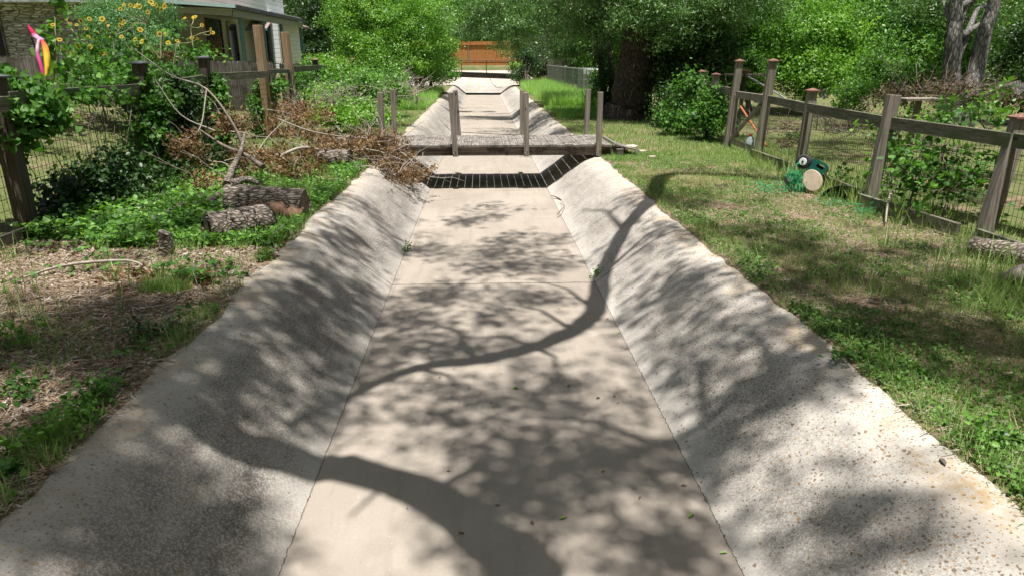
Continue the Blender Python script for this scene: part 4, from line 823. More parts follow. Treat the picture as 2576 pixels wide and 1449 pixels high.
# right side understorey
tree('dark_shrub', B(1700, 19), [blob(1690, 190, 19.5, .7, .8, 1.3), blob(1755, 150, 19.5, 1.0, 1, 1.2), blob(1710, 80, 19.5, 1.2, 1, .9), blob(1790, 110, 20, .9, .8, 1.1), blob(1720, 265, 17.5, .8, .6, .6), blob(1660, 150, 22.5, .8, .5, 1.2)], 900, 46, .16, .085, 'lf_dark', 'understorey shrubs coloured dark for shade packed right of the oak trunk', 'shrub', r0=.1, zmin=.5)  # dark leaf colour stands in for the shade under the oak
tree('light_shrub', B(1790, 14.6), [blob(1790, 265, 14.6, .35, .4, .5), blob(1755, 315, 14.8, .35, .35, .3), blob(1815, 310, 14.3, .15, .25, .3), blob(1750, 220, 15.5, .4, .3, .35), blob(1700, 300, 15.8, .45, .4, .35)], 200, 22, .14, .075, 'lf_vine', 'fresh green leafy shrub growing left of the tall gate posts', 'shrub', r0=.04, zmin=.55, tmpl=T_BROAD)
tree('young_tree', B(1900, 22), [blob(1850, 120, 22, 1.0, .9, 1.1), blob(1930, 60, 22.5, 1.4, 1.1, 1.2), blob(1880, 190, 21, .9, .7, .7)], 760, 44, .16, .095, 'lf_mid', 'mid green bushy young tree directly behind the tall gate posts', r0=.08, tmpl=T_DIAMOND, zmin=1.0)
tree('young_tree', B(2050, 21), [blob(2020, 100, 21, 1.2, 1, 1.2), blob(2110, 110, 21, 1.0, .9, 1.1), blob(2060, 180, 20.5, 1.2, .8, .7), blob(2080, 60, 21.5, .9, .8, .8)], 900, 44, .15, .095, 'lf_bright', 'bright yellow green young tree standing in the right yard past the gate', r0=.08, zmin=1.0)
tree('background_tree', B(2200, 34), [blob(2170, 40, 34, 3, 2.5, 2.2), blob(2300, 60, 34, 2.6, 2.5, 2.2), blob(2250, 110, 33, 2.2, 2, 1.3)], 820, 44, .3, .14, 'lf_mid', 'broad mid green tree behind the yard with pale trunks showing above', r0=.2, stems=[(Vector(B(2085, 30)), D(2068, -40, 30), .16), (Vector(B(2040, 31)), D(2020, -40, 31), .12)], trunk='barkgrey')
gt_ = tree('grey_trunk_tree', B(2425, 16.2), [blob(2360, -10, 19, 1.3, 1.2, .6), blob(2520, 0, 19.5, 1.2, 1.2, .7), blob(2470, 60, 19.8, 1.0, .7, .4)], 260, 38, .2, .10, 'lf_oak', 'tree with two thick grey trunks forking at the right side of the yard', trunk='barkgrey', r0=.27, top=D(2408, -60, 16.2), tmpl=T_NARROW, stems=[(Vector(B(2458, 16)), D(2515, -60, 16), .24)], nbr=8)
tree('yard_shrub', B(2260, 18), [blob(2230, 190, 18, .7, .6, .6), blob(2310, 200, 18, .6, .6, .55), blob(2160, 235, 17.5, .55, .5, .45), blob(2190, 165, 19, .5, .5, .6)], 420, 38, .14, .085, 'lf_mid', 'loose green shrub in the yard left of the grey forked trunks', 'shrub', r0=.05, zmin=.6)
tree('yard_shrub', B(2540, 17), [blob(2590, 140, 18, .9, .7, 1.2), blob(2600, 220, 17.5, .7, .6, .6)], 380, 38, .16, .09, 'lf_dark', 'dark leafy shrub at the right edge behind the grey forked trunks', 'shrub', r0=.06, zmin=.6)
dead_brush('dead_brush', 'heap of drooping dark brown dead leaves below the grey forked trunks', [(gp_(2300, 250, 14.5), (.5, .3, .12)), (gp_(2390, 235, 14.8), (.4, .3, .15)), (gp_(2480, 260, 13.5), (.4, .3, .15))], 60, .9, 75, 24, .12, .10, 'lf_deaddark', 'twigdark')
dead_brush('dead_brush', 'low pile of bare grey twigs on the lawn behind the right fence', [(gp_(2170, 325, 12.5), (.3, .25, .06)), (gp_(2120, 335, 12.7), (.2, .2, .04))], 90, .7, 0, 0, 0, 0, tw='twigdark', r=.006)
dead_brush('dead_brush', 'sparse bare branches lying on the lawn behind the yard gate', [(gp_(1975, 330, 13.5), (.4, .3, .05))], 26, 1.0, 0, 0, 0, 0, tw='twigdark', r=.007)
dead_brush('wilted_weed', 'single wilted brown weed hanging on the wire left of the third right fence post', [(gp_(1988, 345, 10.6), (.06, .05, .1)), (gp_(1975, 365, 10.6), (.05, .05, .05))], 5, .25, 14, 14, .05, .06, 'lf_deaddark', 'twigdark', .003, 'weed')
# saplings by the right fence
def sapling(name, stems, spots, per, rc, size, leaf, label, r=.012):
    root = empty(name, stems[0][0], label, 'sapling'); m = MB()
    for s in stems: m.tube(s, [r, r * .8, r * .4][:len(s)] if len(s) == 3 else [r, r * .4], 6, jit=.05)
    cs = np.array(spots)
    for q in cs: a = min((p for s in stems for p in s), key=lambda p: (Vector(p) - Vector(q)).length); m.tube([a, Vector(a).lerp(Vector(q), .6) + Vector((0, 0, .03)), q], [r * .4, r * .3, r * .1], 4, False)
    m.build('stem', 'twigdark', root); link('foliage', scatter_mesh('foliage', [leaves_at(cs, unit(len(cs)), per, rc, size, T_BROAD, upb=.6, jit=.6)]), leaf, root); return root
def spots_px(n, px, py, d, sx, sy, sd): return [gp_(r_.gauss(px, sx), r_.gauss(py, sy), r_.gauss(d, sd)) for _ in range(n)]
sapling('sapling', [[gp_(2272, 560, 7.3), gp_(2300, 470, 7.4), gp_(2330, 380, 7.5)], [gp_(2360, 575, 7.2), gp_(2385, 490, 7.2), gp_(2370, 380, 7.3)]], spots_px(52, 2365, 395, 7.4, 62, 45, .2) + spots_px(28, 2385, 470, 7.3, 55, 32, .2) + spots_px(14, 2300, 455, 7.4, 25, 20, .15), 8, .07, .07, 'lf_vine', 'broad leaved green sapling growing through the right fence between the two nearest posts')
sapling('sapling', [[gp_(2222, 560, 8.2), gp_(2245, 470, 8.3), gp_(2262, 330, 8.6)]], spots_px(38, 2240, 370, 8.4, 25, 50, .15) + spots_px(12, 2205, 455, 8.3, 18, 20, .1), 9, .05, .06, 'lf_mid', 'thin dark stemmed sapling just right of the capless fence post')
sapling('sapling', [[gp_(2480, 330, 9.5), gp_(2460, 290, 9.5), gp_(2450, 250, 9.5)]], spots_px(48, 2400, 290, 10.5, 75, 24, .5) + spots_px(22, 2520, 270, 9.0, 30, 25, .3), 8, .08, .075, 'lf_mid', 'bright broad leaved branches showing above the rail at the right edge')
sapling('sapling', [[gp_(2120, 520, 9.2), gp_(2125, 480, 9.2), gp_(2130, 440, 9.2)]], spots_px(14, 2130, 450, 9.2, 12, 25, .1), 7, .04, .055, 'lf_mid', 'small leafy shoot behind the wire to the right of the hose cart', .005)
# left side: feathery bush, sunflowers, vines
fbush = tree('feathery_bush', B(330, 15), [blob(300, 60, 15, .75, .6, .55), blob(370, 50, 15, .65, .6, .55), blob(340, 110, 14.8, .75, .6, .45), blob(400, 120, 14.6, .4, .4, .35), blob(260, 30, 15.2, .5, .4, .4)], 520, 60, .11, .055, 'lf_fern', 'tall feathery leaved bush in front of the stone wall', 'bush', r0=.05, tmpl=T_NARROW, zmin=.7, lump=.4)
dead_brush('dead_brush', 'small brown withered clump under the feathery bush', [(gp_(400, 155, 13.6), (.18, .1, .12)), (gp_(372, 220, 12.4), (.14, .1, .1))], 10, .5, 30, 30, .07, .06)
pet = MB(); 
for k in range(12):
    a = 6.2832 * k / 12; c, s = math.cos(a), math.sin(a); p = Vector((-s, c, 0)); o_ = Vector((c, s, 0)); pet.add([o_ * .35, o_ * .72 + p * .13 + Vector((0, 0, .06)), o_ * 1.05, o_ * .72 - p * .13 + Vector((0, 0, .06))], [(0, 1, 2, 3)])
ME_FL = bpy.data.meshes.new('flower'); ME_FL.from_pydata(pet.v, [], pet.f)
ctr = MB(); ctr.tube([(0, 0, -.12), (0, 0, .0), (0, 0, .1)], [.2, .42, .3], 10); nf = len(ME_FL.polygons)
allv = pet.v + ctr.v; allf = pet.f + [tuple(len(pet.v) + i for i in f) for f in ctr.f]; ME_FL = bpy.data.meshes.new('flower'); ME_FL.from_pydata(allv, [], allf)
ME_FL.materials.append(M['yellow']); ME_FL.materials.append(M['seed']); ME_FL.polygons.foreach_set('material_index', [0] * nf + [1] * (len(allf) - nf)); ME_FL.update()
a_ = ME_FL.attributes.new('rnd', 'FLOAT', 'POINT'); a_.data.foreach_set('value', [r_.random() for _ in allv])
def sunflower(label, stems, flowers, spots, per, rc, size, d_, fr=.055):
    root = empty('sunflower_plant', stems[0][0], label, 'sunflower'); m = MB()
    for s in stems: m.tube(s, [.019 * (1 - .5 * i / max(1, len(s) - 1)) for i in range(len(s))], 5)
    tips = [Vector(p) for s in stems for p in s]
    fp = []
    for (px, py) in flowers:
        q = D(px, py, d_ + r_.uniform(-.4, .3)); fp.append(q); a = min(tips, key=lambda t_: (t_ - q).length + (5 if t_.z > q.z else 0)); m.tube([a, a.lerp(q, .6) + Vector((0, 0, -.04)), q - Vector((0, -.01, .01))], [.009, .007, .006], 4, False)
    m.build('stem', 'stem', root)
    for q in fp:
        f = bpy.data.objects.new('flower', ME_FL); COL.objects.link(f); f.parent = root; f.location = q - root.location; s = fr * r_.uniform(.6, 1.15)
        f.scale = (s, s, s); f.rotation_euler = Vector((r_.gauss(.2, .5), -1, r_.gauss(.5, .4))).to_track_quat('Z', 'Y').to_euler()
    if len(spots): cs = np.array(spots); link('foliage', scatter_mesh('foliage', [leaves_at(cs, unit(len(cs)), per, rc, size, T_HEART, upb=.4, jit=.7)]), 'lf_vine', root)
    return root
def fx(l): return [(x / 3.623 / 1.3804, y / 3.623 / 1.3804) for x, y in l]
sunflower('wide clump of small yellow sunflowers in front of the feathery bush', [[at(300, 13.2), gp_(290, 170, 13.2), gp_(285, 90, 13.2)], [at(350, 13.2), gp_(355, 160, 13.2), gp_(372, 60, 13.2)], [at(400, 13), gp_(405, 150, 13), gp_(410, 60, 13)], [at(240, 13), gp_(230, 170, 13), gp_(200, 100, 13)]],
    fx([(1560, 65), (1640, 70), (1710, 75), (1755, 85), (1515, 115), (1900, 25), (1920, 60), (1970, 70), (2070, 80), (2030, 120), (1860, 155), (830, 240), (1125, 240), (1020, 265), (1285, 240), (1320, 275), (885, 305), (965, 315), (1365, 325), (1085, 355), (1215, 405), (1700, 305), (1525, 250), (1555, 285), (1515, 320), (1190, 490), (1360, 465), (1110, 470), (1700, 500), (1785, 525), (1530, 465), (2095, 430), (2010, 430), (1765, 375), (910, 670), (975, 570), (780, 610), (1295, 670), (1135, 590), (1720, 570)]),
    spots_px(150, 310, 210, 12.6, 70, 22, .3) + spots_px(40, 350, 155, 13.2, 40, 24, .3) + spots_px(40, 220, 150, 12.8, 40, 40, .3), 15, .1, .075, 13.0)
sunflower('tall leggy sunflower with a few blooms on bare branching stalks by the cream wall', [[at(497, 12.6), gp_(490, 150, 12.6), gp_(483, 95, 12.6), gp_(478, 68, 12.6)], [at(497, 12.6), gp_(482, 95, 12.6), gp_(505, 85, 12.6), gp_(532, 78, 12.6)], [at(440, 12.4), gp_(434, 180, 12.4), gp_(445, 110, 12.4)], [at(470, 12.4), gp_(470, 200, 12.4), gp_(462, 150, 12.4)]],
    [(490, 43), (465, 46), (508, 64), (530, 73), (535, 83), (483, 95), (497, 98), (446, 103), (423, 108), (462, 140), (487, 45)], spots_px(22, 505, 130, 12.6, 22, 10, .2) + spots_px(60, 465, 190, 12.3, 40, 14, .3), 12, .07, .06, 12.6, .045)
sunflower('tall big leaved sunflower stalk without open blooms beside the wind streamer', [[at(140, 11.5), gp_(136, 200, 11.5), gp_(140, 100, 11.5), gp_(138, 5, 11.5)]], [(150, 100), (133, 63)],
    spots_px(12, 140, 30, 11.5, 14, 26, .1) + spots_px(20, 135, 130, 11.5, 22, 40, .15) + spots_px(6, 175, 190, 11.6, 30, 14, .1), 3, .07, .13, 11.5, .04)
def vine(label, blobs, n, per, rc, size, leaf='lf_vine', strands=12, tm=T_HEART, zmin=.6):
    v = blobs[0][0]; root = empty('climbing_vine', (v[0], v[1], BZ), label, 'vine'); cc, dd = crown_centres(blobs, n, .4, zmin, .4); m = MB()
    for j in range(strands):
        a = Vector(cc[r_.randrange(len(cc))]); pts = [a]
        for k in range(5): a = a + Vector((r_.gauss(0, .06), r_.gauss(0, .1), r_.gauss(-.12, .08))); pts.append(a.copy())
        m.tube(pts, [.007, .006, .006, .005, .004, .003], 4, False)
    m.build('stem', 'twigdark', root); link('foliage', scatter_mesh('foliage', [leaves_at(cc, dd, per, rc, size, tm, upb=.5, jit=.6)]), leaf, root); return root
vine('heavy mass of broad vine leaves smothering the nearest left fence post', [blob(40, 235, 6.9, .42, .5, .22), blob(115, 300, 7.0, .25, .3, .17), blob(20, 320, 6.8, .4, .4, .3), blob(-60, 270, 6.6, .5, .5, .4)], 420, 13, .07, .07)
vine('vine leaves climbing the second left fence post', [blob(380, 260, 9.6, .24, .15, .5), blob(392, 340, 9.6, .18, .15, .45), blob(355, 270, 9.7, .22, .2, .5), blob(375, 370, 9.7, .2, .2, .5), blob(320, 235, 9.6, .3, .2, .15), blob(410, 235, 9.9, .25, .2, .15)], 420, 13, .065, .06)
vine('dark vine leaves hanging on the wire between the second and third left fence posts', [blob(450, 300, 11, .28, .3, .6), blob(420, 230, 10.6, .35, .3, .2), blob(480, 250, 11.3, .2, .3, .3)], 330, 13, .08, .06, 'lf_dark')
vine('thin vine trailing along the rail right of the nearest left fence post', [blob(215, 240, 7.6, .3, .3, .06), blob(270, 240, 8.4, .4, .3, .07), blob(300, 250, 8.8, .2, .2, .15)], 40, 8, .05, .055)
vine('vine leaves climbing the third left fence post', [blob(535, 250, 12.2, .25, .15, .4), blob(545, 330, 12.2, .2, .15, .5), blob(525, 240, 12.4, .3, .25, .4), blob(490, 215, 12.3, .35, .25, .2), blob(540, 320, 12.4, .2, .2, .5)], 420, 14, .07, .06)
vine('vine leaves wrapping the first tall tan gate post', [blob(660, 230, 15.1, .28, .25, .35), blob(650, 300, 15, .22, .2, .4), blob(700, 215, 15, .2, .2, .15)], 220, 13, .07, .06)
vine('vine leaves hanging over the wire beyond the garden gate', [blob(745, 200, 18.5, .3, .8, .3), blob(770, 240, 18, .35, .8, .5), blob(800, 190, 19.5, .3, .6, .2)], 300, 13, .08, .065)
vine('leafy weeds coloured dark for shade crowding the foot of the left fence between the two nearest posts', [blob(230, 470, 8.0, .5, .5, .3), blob(170, 500, 7.7, .35, .35, .25), blob(300, 430, 8.6, .4, .4, .3), blob(330, 500, 8.6, .5, .4, .15), blob(130, 560, 7.0, .25, .3, .12)], 520, 13, .08, .06, 'lf_dark', 10, T_BROAD, .58)  # shade at the fence foot is put into the dark leaf colour
vine('dark leaves at the base of the third left fence post behind the cut branches', [blob(460, 400, 10.3, .5, .5, .25), blob(560, 400, 11.2, .5, .5, .2), blob(430, 440, 9.6, .4, .4, .15)], 320, 13, .08, .055, 'lf_dark', 8, T_BROAD, .58)
# brush pile
root = empty('brush_pile', B(950, 18), 'broad mound of weeds and vines grown through a heap of bare grey branches', 'brush')
bl = [blob(900, 205, 18, .9, .9, .42), blob(960, 225, 17.5, .7, .8, .4), blob(880, 270, 16, .7, .7, .25), blob(990, 200, 20, .5, .6, .45), blob(830, 235, 18, .5, .8, .4)]
cc, dd = crown_centres(bl, 620, .3, .6, .4); link('foliage', scatter_mesh('foliage', [leaves_at(cc, dd, 22, .1, .06, T_BROAD)]), 'lf_mid', root)
m = MB(); twigs(m, [((D(950, 235, 17.8)), (.6, .7, .16)), (D(1000, 245, 18), (.4, .5, .2)), (D(900, 250, 17), (.6, .6, .1))], 150, .9, .007, .0); m.build('branches', 'twig', root)
tree('weedy_shrub', B(880, 15.5), [blob(870, 290, 15, .8, .5, .18), blob(930, 300, 14.6, .5, .4, .12), blob(820, 250, 16, .35, .5, .35)], 260, 26, .1, .06, 'lf_bright', 'low bright green weeds in front of the brush pile', 'weeds', 'twigdark', .01, tmpl=T_BROAD, zmin=.58, nbr=3)
dead_brush('dead_brush', 'small tuft of dry tan stalks beside the brush pile', [(gp_(838, 268, 15.5), (.1, .15, .15))], 90, .55, 0, 0, 0, 0, tw='twig', r=.003)
tree('weedy_shrub', B(830, 21), [blob(800, 165, 21, .5, .5, .35), blob(850, 180, 20, .6, .5, .3)], 170, 30, .12, .07, 'lf_bright', 'bright green shrub peeking over the capped posts beside the porch', 'shrub', r0=.03, zmin=.7)
# shrubs by the far fence, right of channel
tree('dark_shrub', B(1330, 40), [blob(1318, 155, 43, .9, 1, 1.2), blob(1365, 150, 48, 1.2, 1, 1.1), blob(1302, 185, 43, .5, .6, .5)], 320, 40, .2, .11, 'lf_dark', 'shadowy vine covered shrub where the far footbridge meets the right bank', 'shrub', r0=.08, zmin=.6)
tree('light_shrub', B(1500, 25), [blob(1502, 205, 25, .22, .3, .55), blob(1490, 235, 24, .2, .3, .25)], 70, 34, .12, .07, 'lf_mid', 'light green shrub beside the white water tank', 'shrub', r0=.03, zmin=.6)
# backdrop trees all round
back = tree('backdrop_tree', (0, 74, BZ), [((0, 74, 5), (5.5, 4, 4.6)), ((3, 74, 8), (4.5, 4, 3.5)), ((-3, 73, 7.5), (4.5, 4, 3.5)), ((0, 73, 2.5), (5, 3.5, 2))], 760, 46, .55, .26, 'lf_mid', 'tall leafy backdrop tree beyond the cedar fence', group='trees closing the background', r0=.4)
far = [(-12, 66, 1.1, 'dark tree crown rising behind the bright tree on the left'), (11, 64, 1.0, 'hazy leafy tree far behind the big oak crown'), (20, 52, 1.0, 'tall leafy tree behind the bright young trees of the right yard'), (29, 48, 1.05, 'leafy tree far behind the broad mid green tree'), (38, 42, 1.1, 'leafy tree beyond the grey forked trunks on the right'),
       (24, 36, .75, 'shorter leafy tree behind the yard shrubs'), (-20, 56, 1.2, 'tree crown behind the house roof'), (33, 30, .8, 'leafy tree at the far right edge of the yard'), (13, 38, .8, 'leafy tree behind the dark shrubs right of the oak'), (-30, 48, 1.2, 'tree behind the left end of the house'), (42, 58, 1.3, 'farthest leafy tree at the right horizon'), (8, 50, .8, 'leafy tree behind the chain link fence')]
for i, (x, y, s, lab) in enumerate(far):
    c = copy_tree(back); c.location = (x, y, BZ); c.rotation_euler = (0, 0, i * 1.3); c.scale = (s, s, s * (1 + .1 * (i % 3))); c['label'] = lab

# ------------------------------------------------------------ grass, weeds, litter
def dens_keep(x, y, thr, s, o): return fbm(x, y, s, o) > thr
def blades(n, xr, yr, h, wd, rnd=(0, 1), keep=None, lean=.5, clump=None):
    if clump:
        k = n // clump; cx_ = rng.uniform(*xr, k); cy_ = yr[0] + (yr[1] - yr[0]) * rng.random(k) ** 1.6; x = np.repeat(cx_, clump) + rng.normal(size=k * clump) * .035; y = np.repeat(cy_, clump) + rng.normal(size=k * clump) * .035; hm = np.repeat(.6 + .8 * rng.random(k), clump)
    else: x = rng.uniform(*xr, n); y = yr[0] + (yr[1] - yr[0]) * rng.random(n) ** 1.6; hm = np.ones(n)
    ok = (x > edgeR(y) - .02) | (x < edgeL(y) + .02)
    if keep is not None: ok &= keep(x, y)
    x, y, hm = x[ok], y[ok], hm[ok]; n = len(x); z = tz(x, y) - .004
    a = rng.random(n) * 6.283; ln = rng.normal(size=n) * lean * .5; ca, sa = np.cos(a), np.sin(a)
    up = np.stack([np.sin(ln) * -sa, np.sin(ln) * ca, np.cos(ln)], 1); xx = np.stack([ca, sa, 0 * a], 1); yy = np.cross(up, xx)
    rot = np.stack([xx, yy, up], 2); hh = h * hm * (.5 + rng.random(n)); scl = np.stack([wd * (.6 + .8 * rng.random(n)), hh, hh], 1)
    rn = rnd[0] + (rnd[1] - rnd[0]) * np.clip(rng.random(n) * .7 + .3 * fbm(x, y, 1.5, 12), 0, 1)
    return (T_BLADE, np.stack([x, y, z], 1), rot, scl, rn)
def flats(n, xr, yr, size, tm, keep=None, zoff=.01, tilt=.35, rnd=(0, 1), pw=1.6, edge=True):
    x = rng.uniform(*xr, n); y = yr[0] + (yr[1] - yr[0]) * rng.random(n) ** pw
    ok = (x > edgeR(y) + .01) | (x < edgeL(y) - .01)
    if keep is not None: ok &= keep(x, y)
    x, y = x[ok], y[ok]; n = len(x); z = tz(x, y) + zoff * rng.random(n); nr = np.array([0, 0, 1]) + rng.normal(size=(n, 3)) * tilt
    return (tm, np.stack([x, y, z], 1), rotmats(nr, rng.random(n) * 6.283), size * (.5 + rng.random(n)), rnd[0] + (rnd[1] - rnd[0]) * rng.random(n))
def stuff(name, parts, mt, label, cat='grass'):
    o = link(name, scatter_mesh(name, parts), mt); return tag(o, label, cat, kind='stuff')
kr = lambda x, y: (.6 * fbm(x, y, 1.3, 21) + .4 * fbm(x, y, 5, 24) > .40)
stuff('grass', [blades(130000, (2.0, 5.0), (1.2, 13), .045, .0035, (0, .9), kr, .9), blades(20000, (2.08, 4.9), (1.2, 13), .09, .004, (.4, 1), lambda x, y: fbm(x, y, .9, 22) > .5, .8, 9), blades(12000, (2.0, 2.35), (1.2, 12), .06, .004, (.1, .7), lambda x, y: fbm(x, y, 2.5, 27) > .5, .8, 7), blades(4500, (4.2, 5.0), (3, 13), .17, .004, (.1, .9), None, .9, 10)], 'grass', 'thin green grass over the right bank')
stuff('low_weeds', [flats(85000, (2.04, 4.9), (1.2, 12.5), .021, T_BROAD, lambda x, y: .6 * fbm(x, y, 1.6, 23) + .4 * fbm(x, y, 6, 26) > .49, .035, .5), flats(12000, (2.06, 2.5), (1.2, 12), .024, T_BROAD, lambda x, y: fbm(x, y, 2.2, 25) > .52, .05, .5)], 'clover', 'small leaved ground weeds mixed in the right bank turf', 'weeds')
stuff('leaf_litter', [flats(60000, (-4.6, -1.75), (1.4, 9), .07, T_STRAW, None, .015, .12), flats(50000, (2.03, 4.9), (1.2, 11), .06, T_STRAW, lambda x, y: fbm(x, y, 1.3, 21) < .52, .02, .15), flats(42000, (-4.6, -1.8), (1.5, 9), .026, T_DIAMOND, None, .012, .35), flats(12000, (-4.6, -1.75), (1.5, 8), .05, T_NARROW, None, .012, .2), flats(26000, (2.05, 4.9), (1.2, 12), .024, T_DIAMOND, None, .01, .3), flats(9000, (-4.6, -1.8), (6, 13), .05, T_DIAMOND, None, .015, .4)], 'litter', 'dry leaf and straw litter on the bank soil', 'leaf litter')
kl = lambda x, y: (fbm(x, y, 1.1, 31) > .56)
stuff('grass', [blades(8000, (-4.6, -1.8), (1.5, 8), .09, .005, (.1, .8), lambda x, y: fbm(x, y, 1.2, 31) > .57, .7, 8), blades(22000, (-2.6, -1.8), (5.0, 12.5), .09, .005, (.1, .7), lambda x, y: fbm(x, y, 1.2, 33) > .5, .8, 8), blades(4500, (-2.1, -1.8), (2.5, 8), .08, .005, (.1, .7), lambda x, y: fbm(x, y, 3.2, 34) > .54, .8, 8), blades(1500, (-4.5, -1.9), (3, 9), .2, .006, (.2, .9), lambda x, y: fbm(x, y, 1.2, 35) > .55, .6, 6)], 'grass', 'scattered green grass tufts over the left bank dirt')
stuff('low_weeds', [flats(7000, (-4.6, -1.8), (1.5, 7.5), .045, T_HEART, lambda x, y: fbm(x, y, 1.4, 41) > .7, .09, .45), flats(16000, (-2.7, -1.78), (5.2, 12.5), .034, T_HEART, lambda x, y: fbm(x, y, 1.5, 42) > .52, .10, .5), flats(1500, (-2.15, -1.8), (1.8, 4.6), .032, T_HEART, lambda x, y: fbm(x, y, 4.5, 44) > .56, .09, .5), flats(5000, (-4.4, -2.6), (6.3, 9), .04, T_HEART, lambda x, y: fbm(x, y, 1.3, 45) > .57, .12, .5)], 'lf_vine', 'broad leaved ground weeds along the left bank', 'weeds')
lawn = lambda x, y: fbm(x, y, .5, 51) > .42
stuff('lawn_grass', [blades(70000, (4.95, 16), (4, 24), .05, .009, (.2, 1), lawn, .8), blades(26000, (-12, -5.1), (7, 24), .05, .009, (.2, 1), lawn, .8), blades(24000, (2.2, 6), (12.5, 27), .06, .009, (.1, .7), None, .8), blades(20000, (-5, -1.8), (12.5, 28), .07, .009, (.1, .7), None, .8), blades(30000, (16, 34), (10, 40), .1, .02, (.2, 1), None, .8)], 'grass', 'mown yard grass beyond the fences')
stuff('tall_grass', [blades(36000, (2.25, 4.5), (25, 46.5), .38, .012, (.1, 1), lambda x, y: (x > 2.3 + .25 * vn(x, y, 1.5, 6)), .7), blades(9000, (-2.9, -1.95), (24, 38), .3, .012, (.1, .9), None, .7), blades(9000, (-6, 3.2), (52.3, 55), .3, .02, (.3, 1), None, .7), blades(9000, (2.25, 4.4), (20.5, 26), .12, .01, (.1, .7), None, .7)], 'tallgrass', 'pale tall grass on the far banks')

for i, (px, py, n, rr, lf, lab) in enumerate(((120, 1115, 46, .13, 'lf_bright', 'bright leafy weed clump by the left concrete edge near the bottom corner'), (45, 1000, 30, .12, 'lf_vine', 'leafy weed in the shade at the left frame edge'), (255, 1005, 26, .10, 'lf_vine', 'small weed with upright leaves where dirt meets the left crest'), (30, 870, 40, .14, 'lf_bright', 'light green seedling clump at the left frame edge above the shaded weed'), (210, 1060, 20, .07, 'lf_mid', 'little trailing weed reaching over the left crest'), (370, 850, 34, .13, 'lf_dark', 'dark weed patch in the shadow on the left bank dirt'), (2480, 1115, 24, .08, 'lf_mid', 'small weed rosette by the bare soil at the right concrete edge'), (2105, 905, 11, .07, 'lf_mid', 'leafy weed creeping over the right crest beside the thin limb shadow'), (1990, 350, 70, .16, 'lf_mid', 'bushy weed growing at the wire beside the yard gate'))):
    p = G(px, py, .6); root = empty('ground_weed', p, lab, 'weed', None); nn = [(p.x + r_.gauss(0, rr * .6), p.y + r_.gauss(0, rr * .6), .61 + abs(r_.gauss(0, rr * .5))) for _ in range(n)]
    link('foliage', scatter_mesh('foliage', [leaves_at(np.array(nn), unit(n), 5, .02, .03 if n < 60 else .04, T_BROAD, upb=.8, jit=.5)]), lf, root); m = MB(); [m.tube([(p.x, p.y, .57), c_], .0018, 3, False) for c_ in nn[::2]]; m.build('stem', 'stem', root)
stuff('grass', [blades(2000, (3.6, 4.6), (3.6, 5.4), .2, .006, (.3, .9), lambda x, y: fbm(x, y, 1.5, 61) > .54, .9, 14), blades(1500, (2.4, 4.5), (1.8, 7), .2, .005, (.3, .9), lambda x, y: fbm(x, y, 1.1, 62) > .55, .9, 12), blades(1400, (4.4, 5.2), (7.0, 12), .28, .006, (.3, 1), None, .9, 12), blades(700, (-4.4, -2.4), (4, 8), .2, .006, (.3, .9), lambda x, y: fbm(x, y, 1.1, 63) > .5, .6, 8)], 'grass', 'taller tufts of arching grass blades')

stuff('low_weeds', [flats(15000, (-3.7, -1.85), (6.3, 12.3), .042, T_BROAD, lambda x, y: fbm(x, y, 1.7, 71) > .42, .13, .5), flats(6000, (-4.5, -3.0), (6.6, 12), .05, T_HEART, lambda x, y: fbm(x, y, 1.4, 72) > .4, .18, .5)], 'lf_mid', 'green weeds sprouting round the logs and cut branches', 'weeds')
stuff('grass', [blades(6000, (-3.6, -1.9), (6.2, 12.3), .13, .006, (.1, .8), lambda x, y: fbm(x, y, 1.9, 73) > .45, .8, 8)], 'grass', 'grass tufts between the logs')

# leaves and bits on the concrete
def prz(x, y): return float(prof(np.array(x), np.array(y)))
M['leafgreen'] = m_plain('fresh green fallen leaf', (.22, .36, .06), .5); M['leafbrown'] = m_plain('dry brown fallen leaf', (.16, .085, .045), .8, .3, 50)
FLV = [((1290, 975), 'g', 'bright green leaf lying in the middle of the channel floor'), ((1427, 1300), 'g', 'yellow green curled leaf on the near channel floor'), ((1745, 1292), 'g', 'bright green leaf near the foot of the right slope'), ((1830, 1390), 'g', 'small yellow green leaf on the nearest part of the right joint'), ((1560, 836), 'g', 'narrow green leaf at the foot of the right slope below the joint crossing'),
       ((1237, 1010), 'b', 'curled brown leaf just left of the bright green middle leaf'), ((1123, 1185), 'b', 'curled dark leaf in the shadow left of the floor middle'), ((1523, 1183), 'b', 'reddish brown seed pod in shade right of the floor middle'), ((1152, 1340), 'b', 'tiny red brown leaf on the nearest floor, left side'), ((1260, 1272), 'b', 'thin dark twig like leaf on the near floor middle'),
       ((1548, 994), 'b', 'small dark leaf near the right joint above the shadow patch'), ((1426, 973), 'b', 'tiny dark speck of leaf right of the floor middle'), ((1110, 948), 'b', 'tiny dark leaf in the limb shadow on the left floor'), ((1335, 1310), 'b', 'scrap of brown leaf on the near floor'), ((1524, 803), 'b', 'olive brown leaf just below the sprouting joint weed'), ((1573, 878), 'b', 'tan curled leaf on the right joint line'), ((1510, 1000), 'b', 'small scrap of leaf beside the white scratch mark'), ((1750, 1190), 'b', 'reddish twig leaf at the foot of the right slope'), ((1782, 1258), 'b', 'second reddish twig leaf farther down the right slope foot'), ((1728, 1222), 'b', 'dark leaf caught on the right joint'), ((2365, 1152), 'k', 'black curled bark strip on the crest of the right slope'), ((1612, 1248), 'b', 'tiny brown leaf on the floor before the right joint'), ((1410, 776), 'b', 'tiny brown leaf on the floor past the limb shadow')]
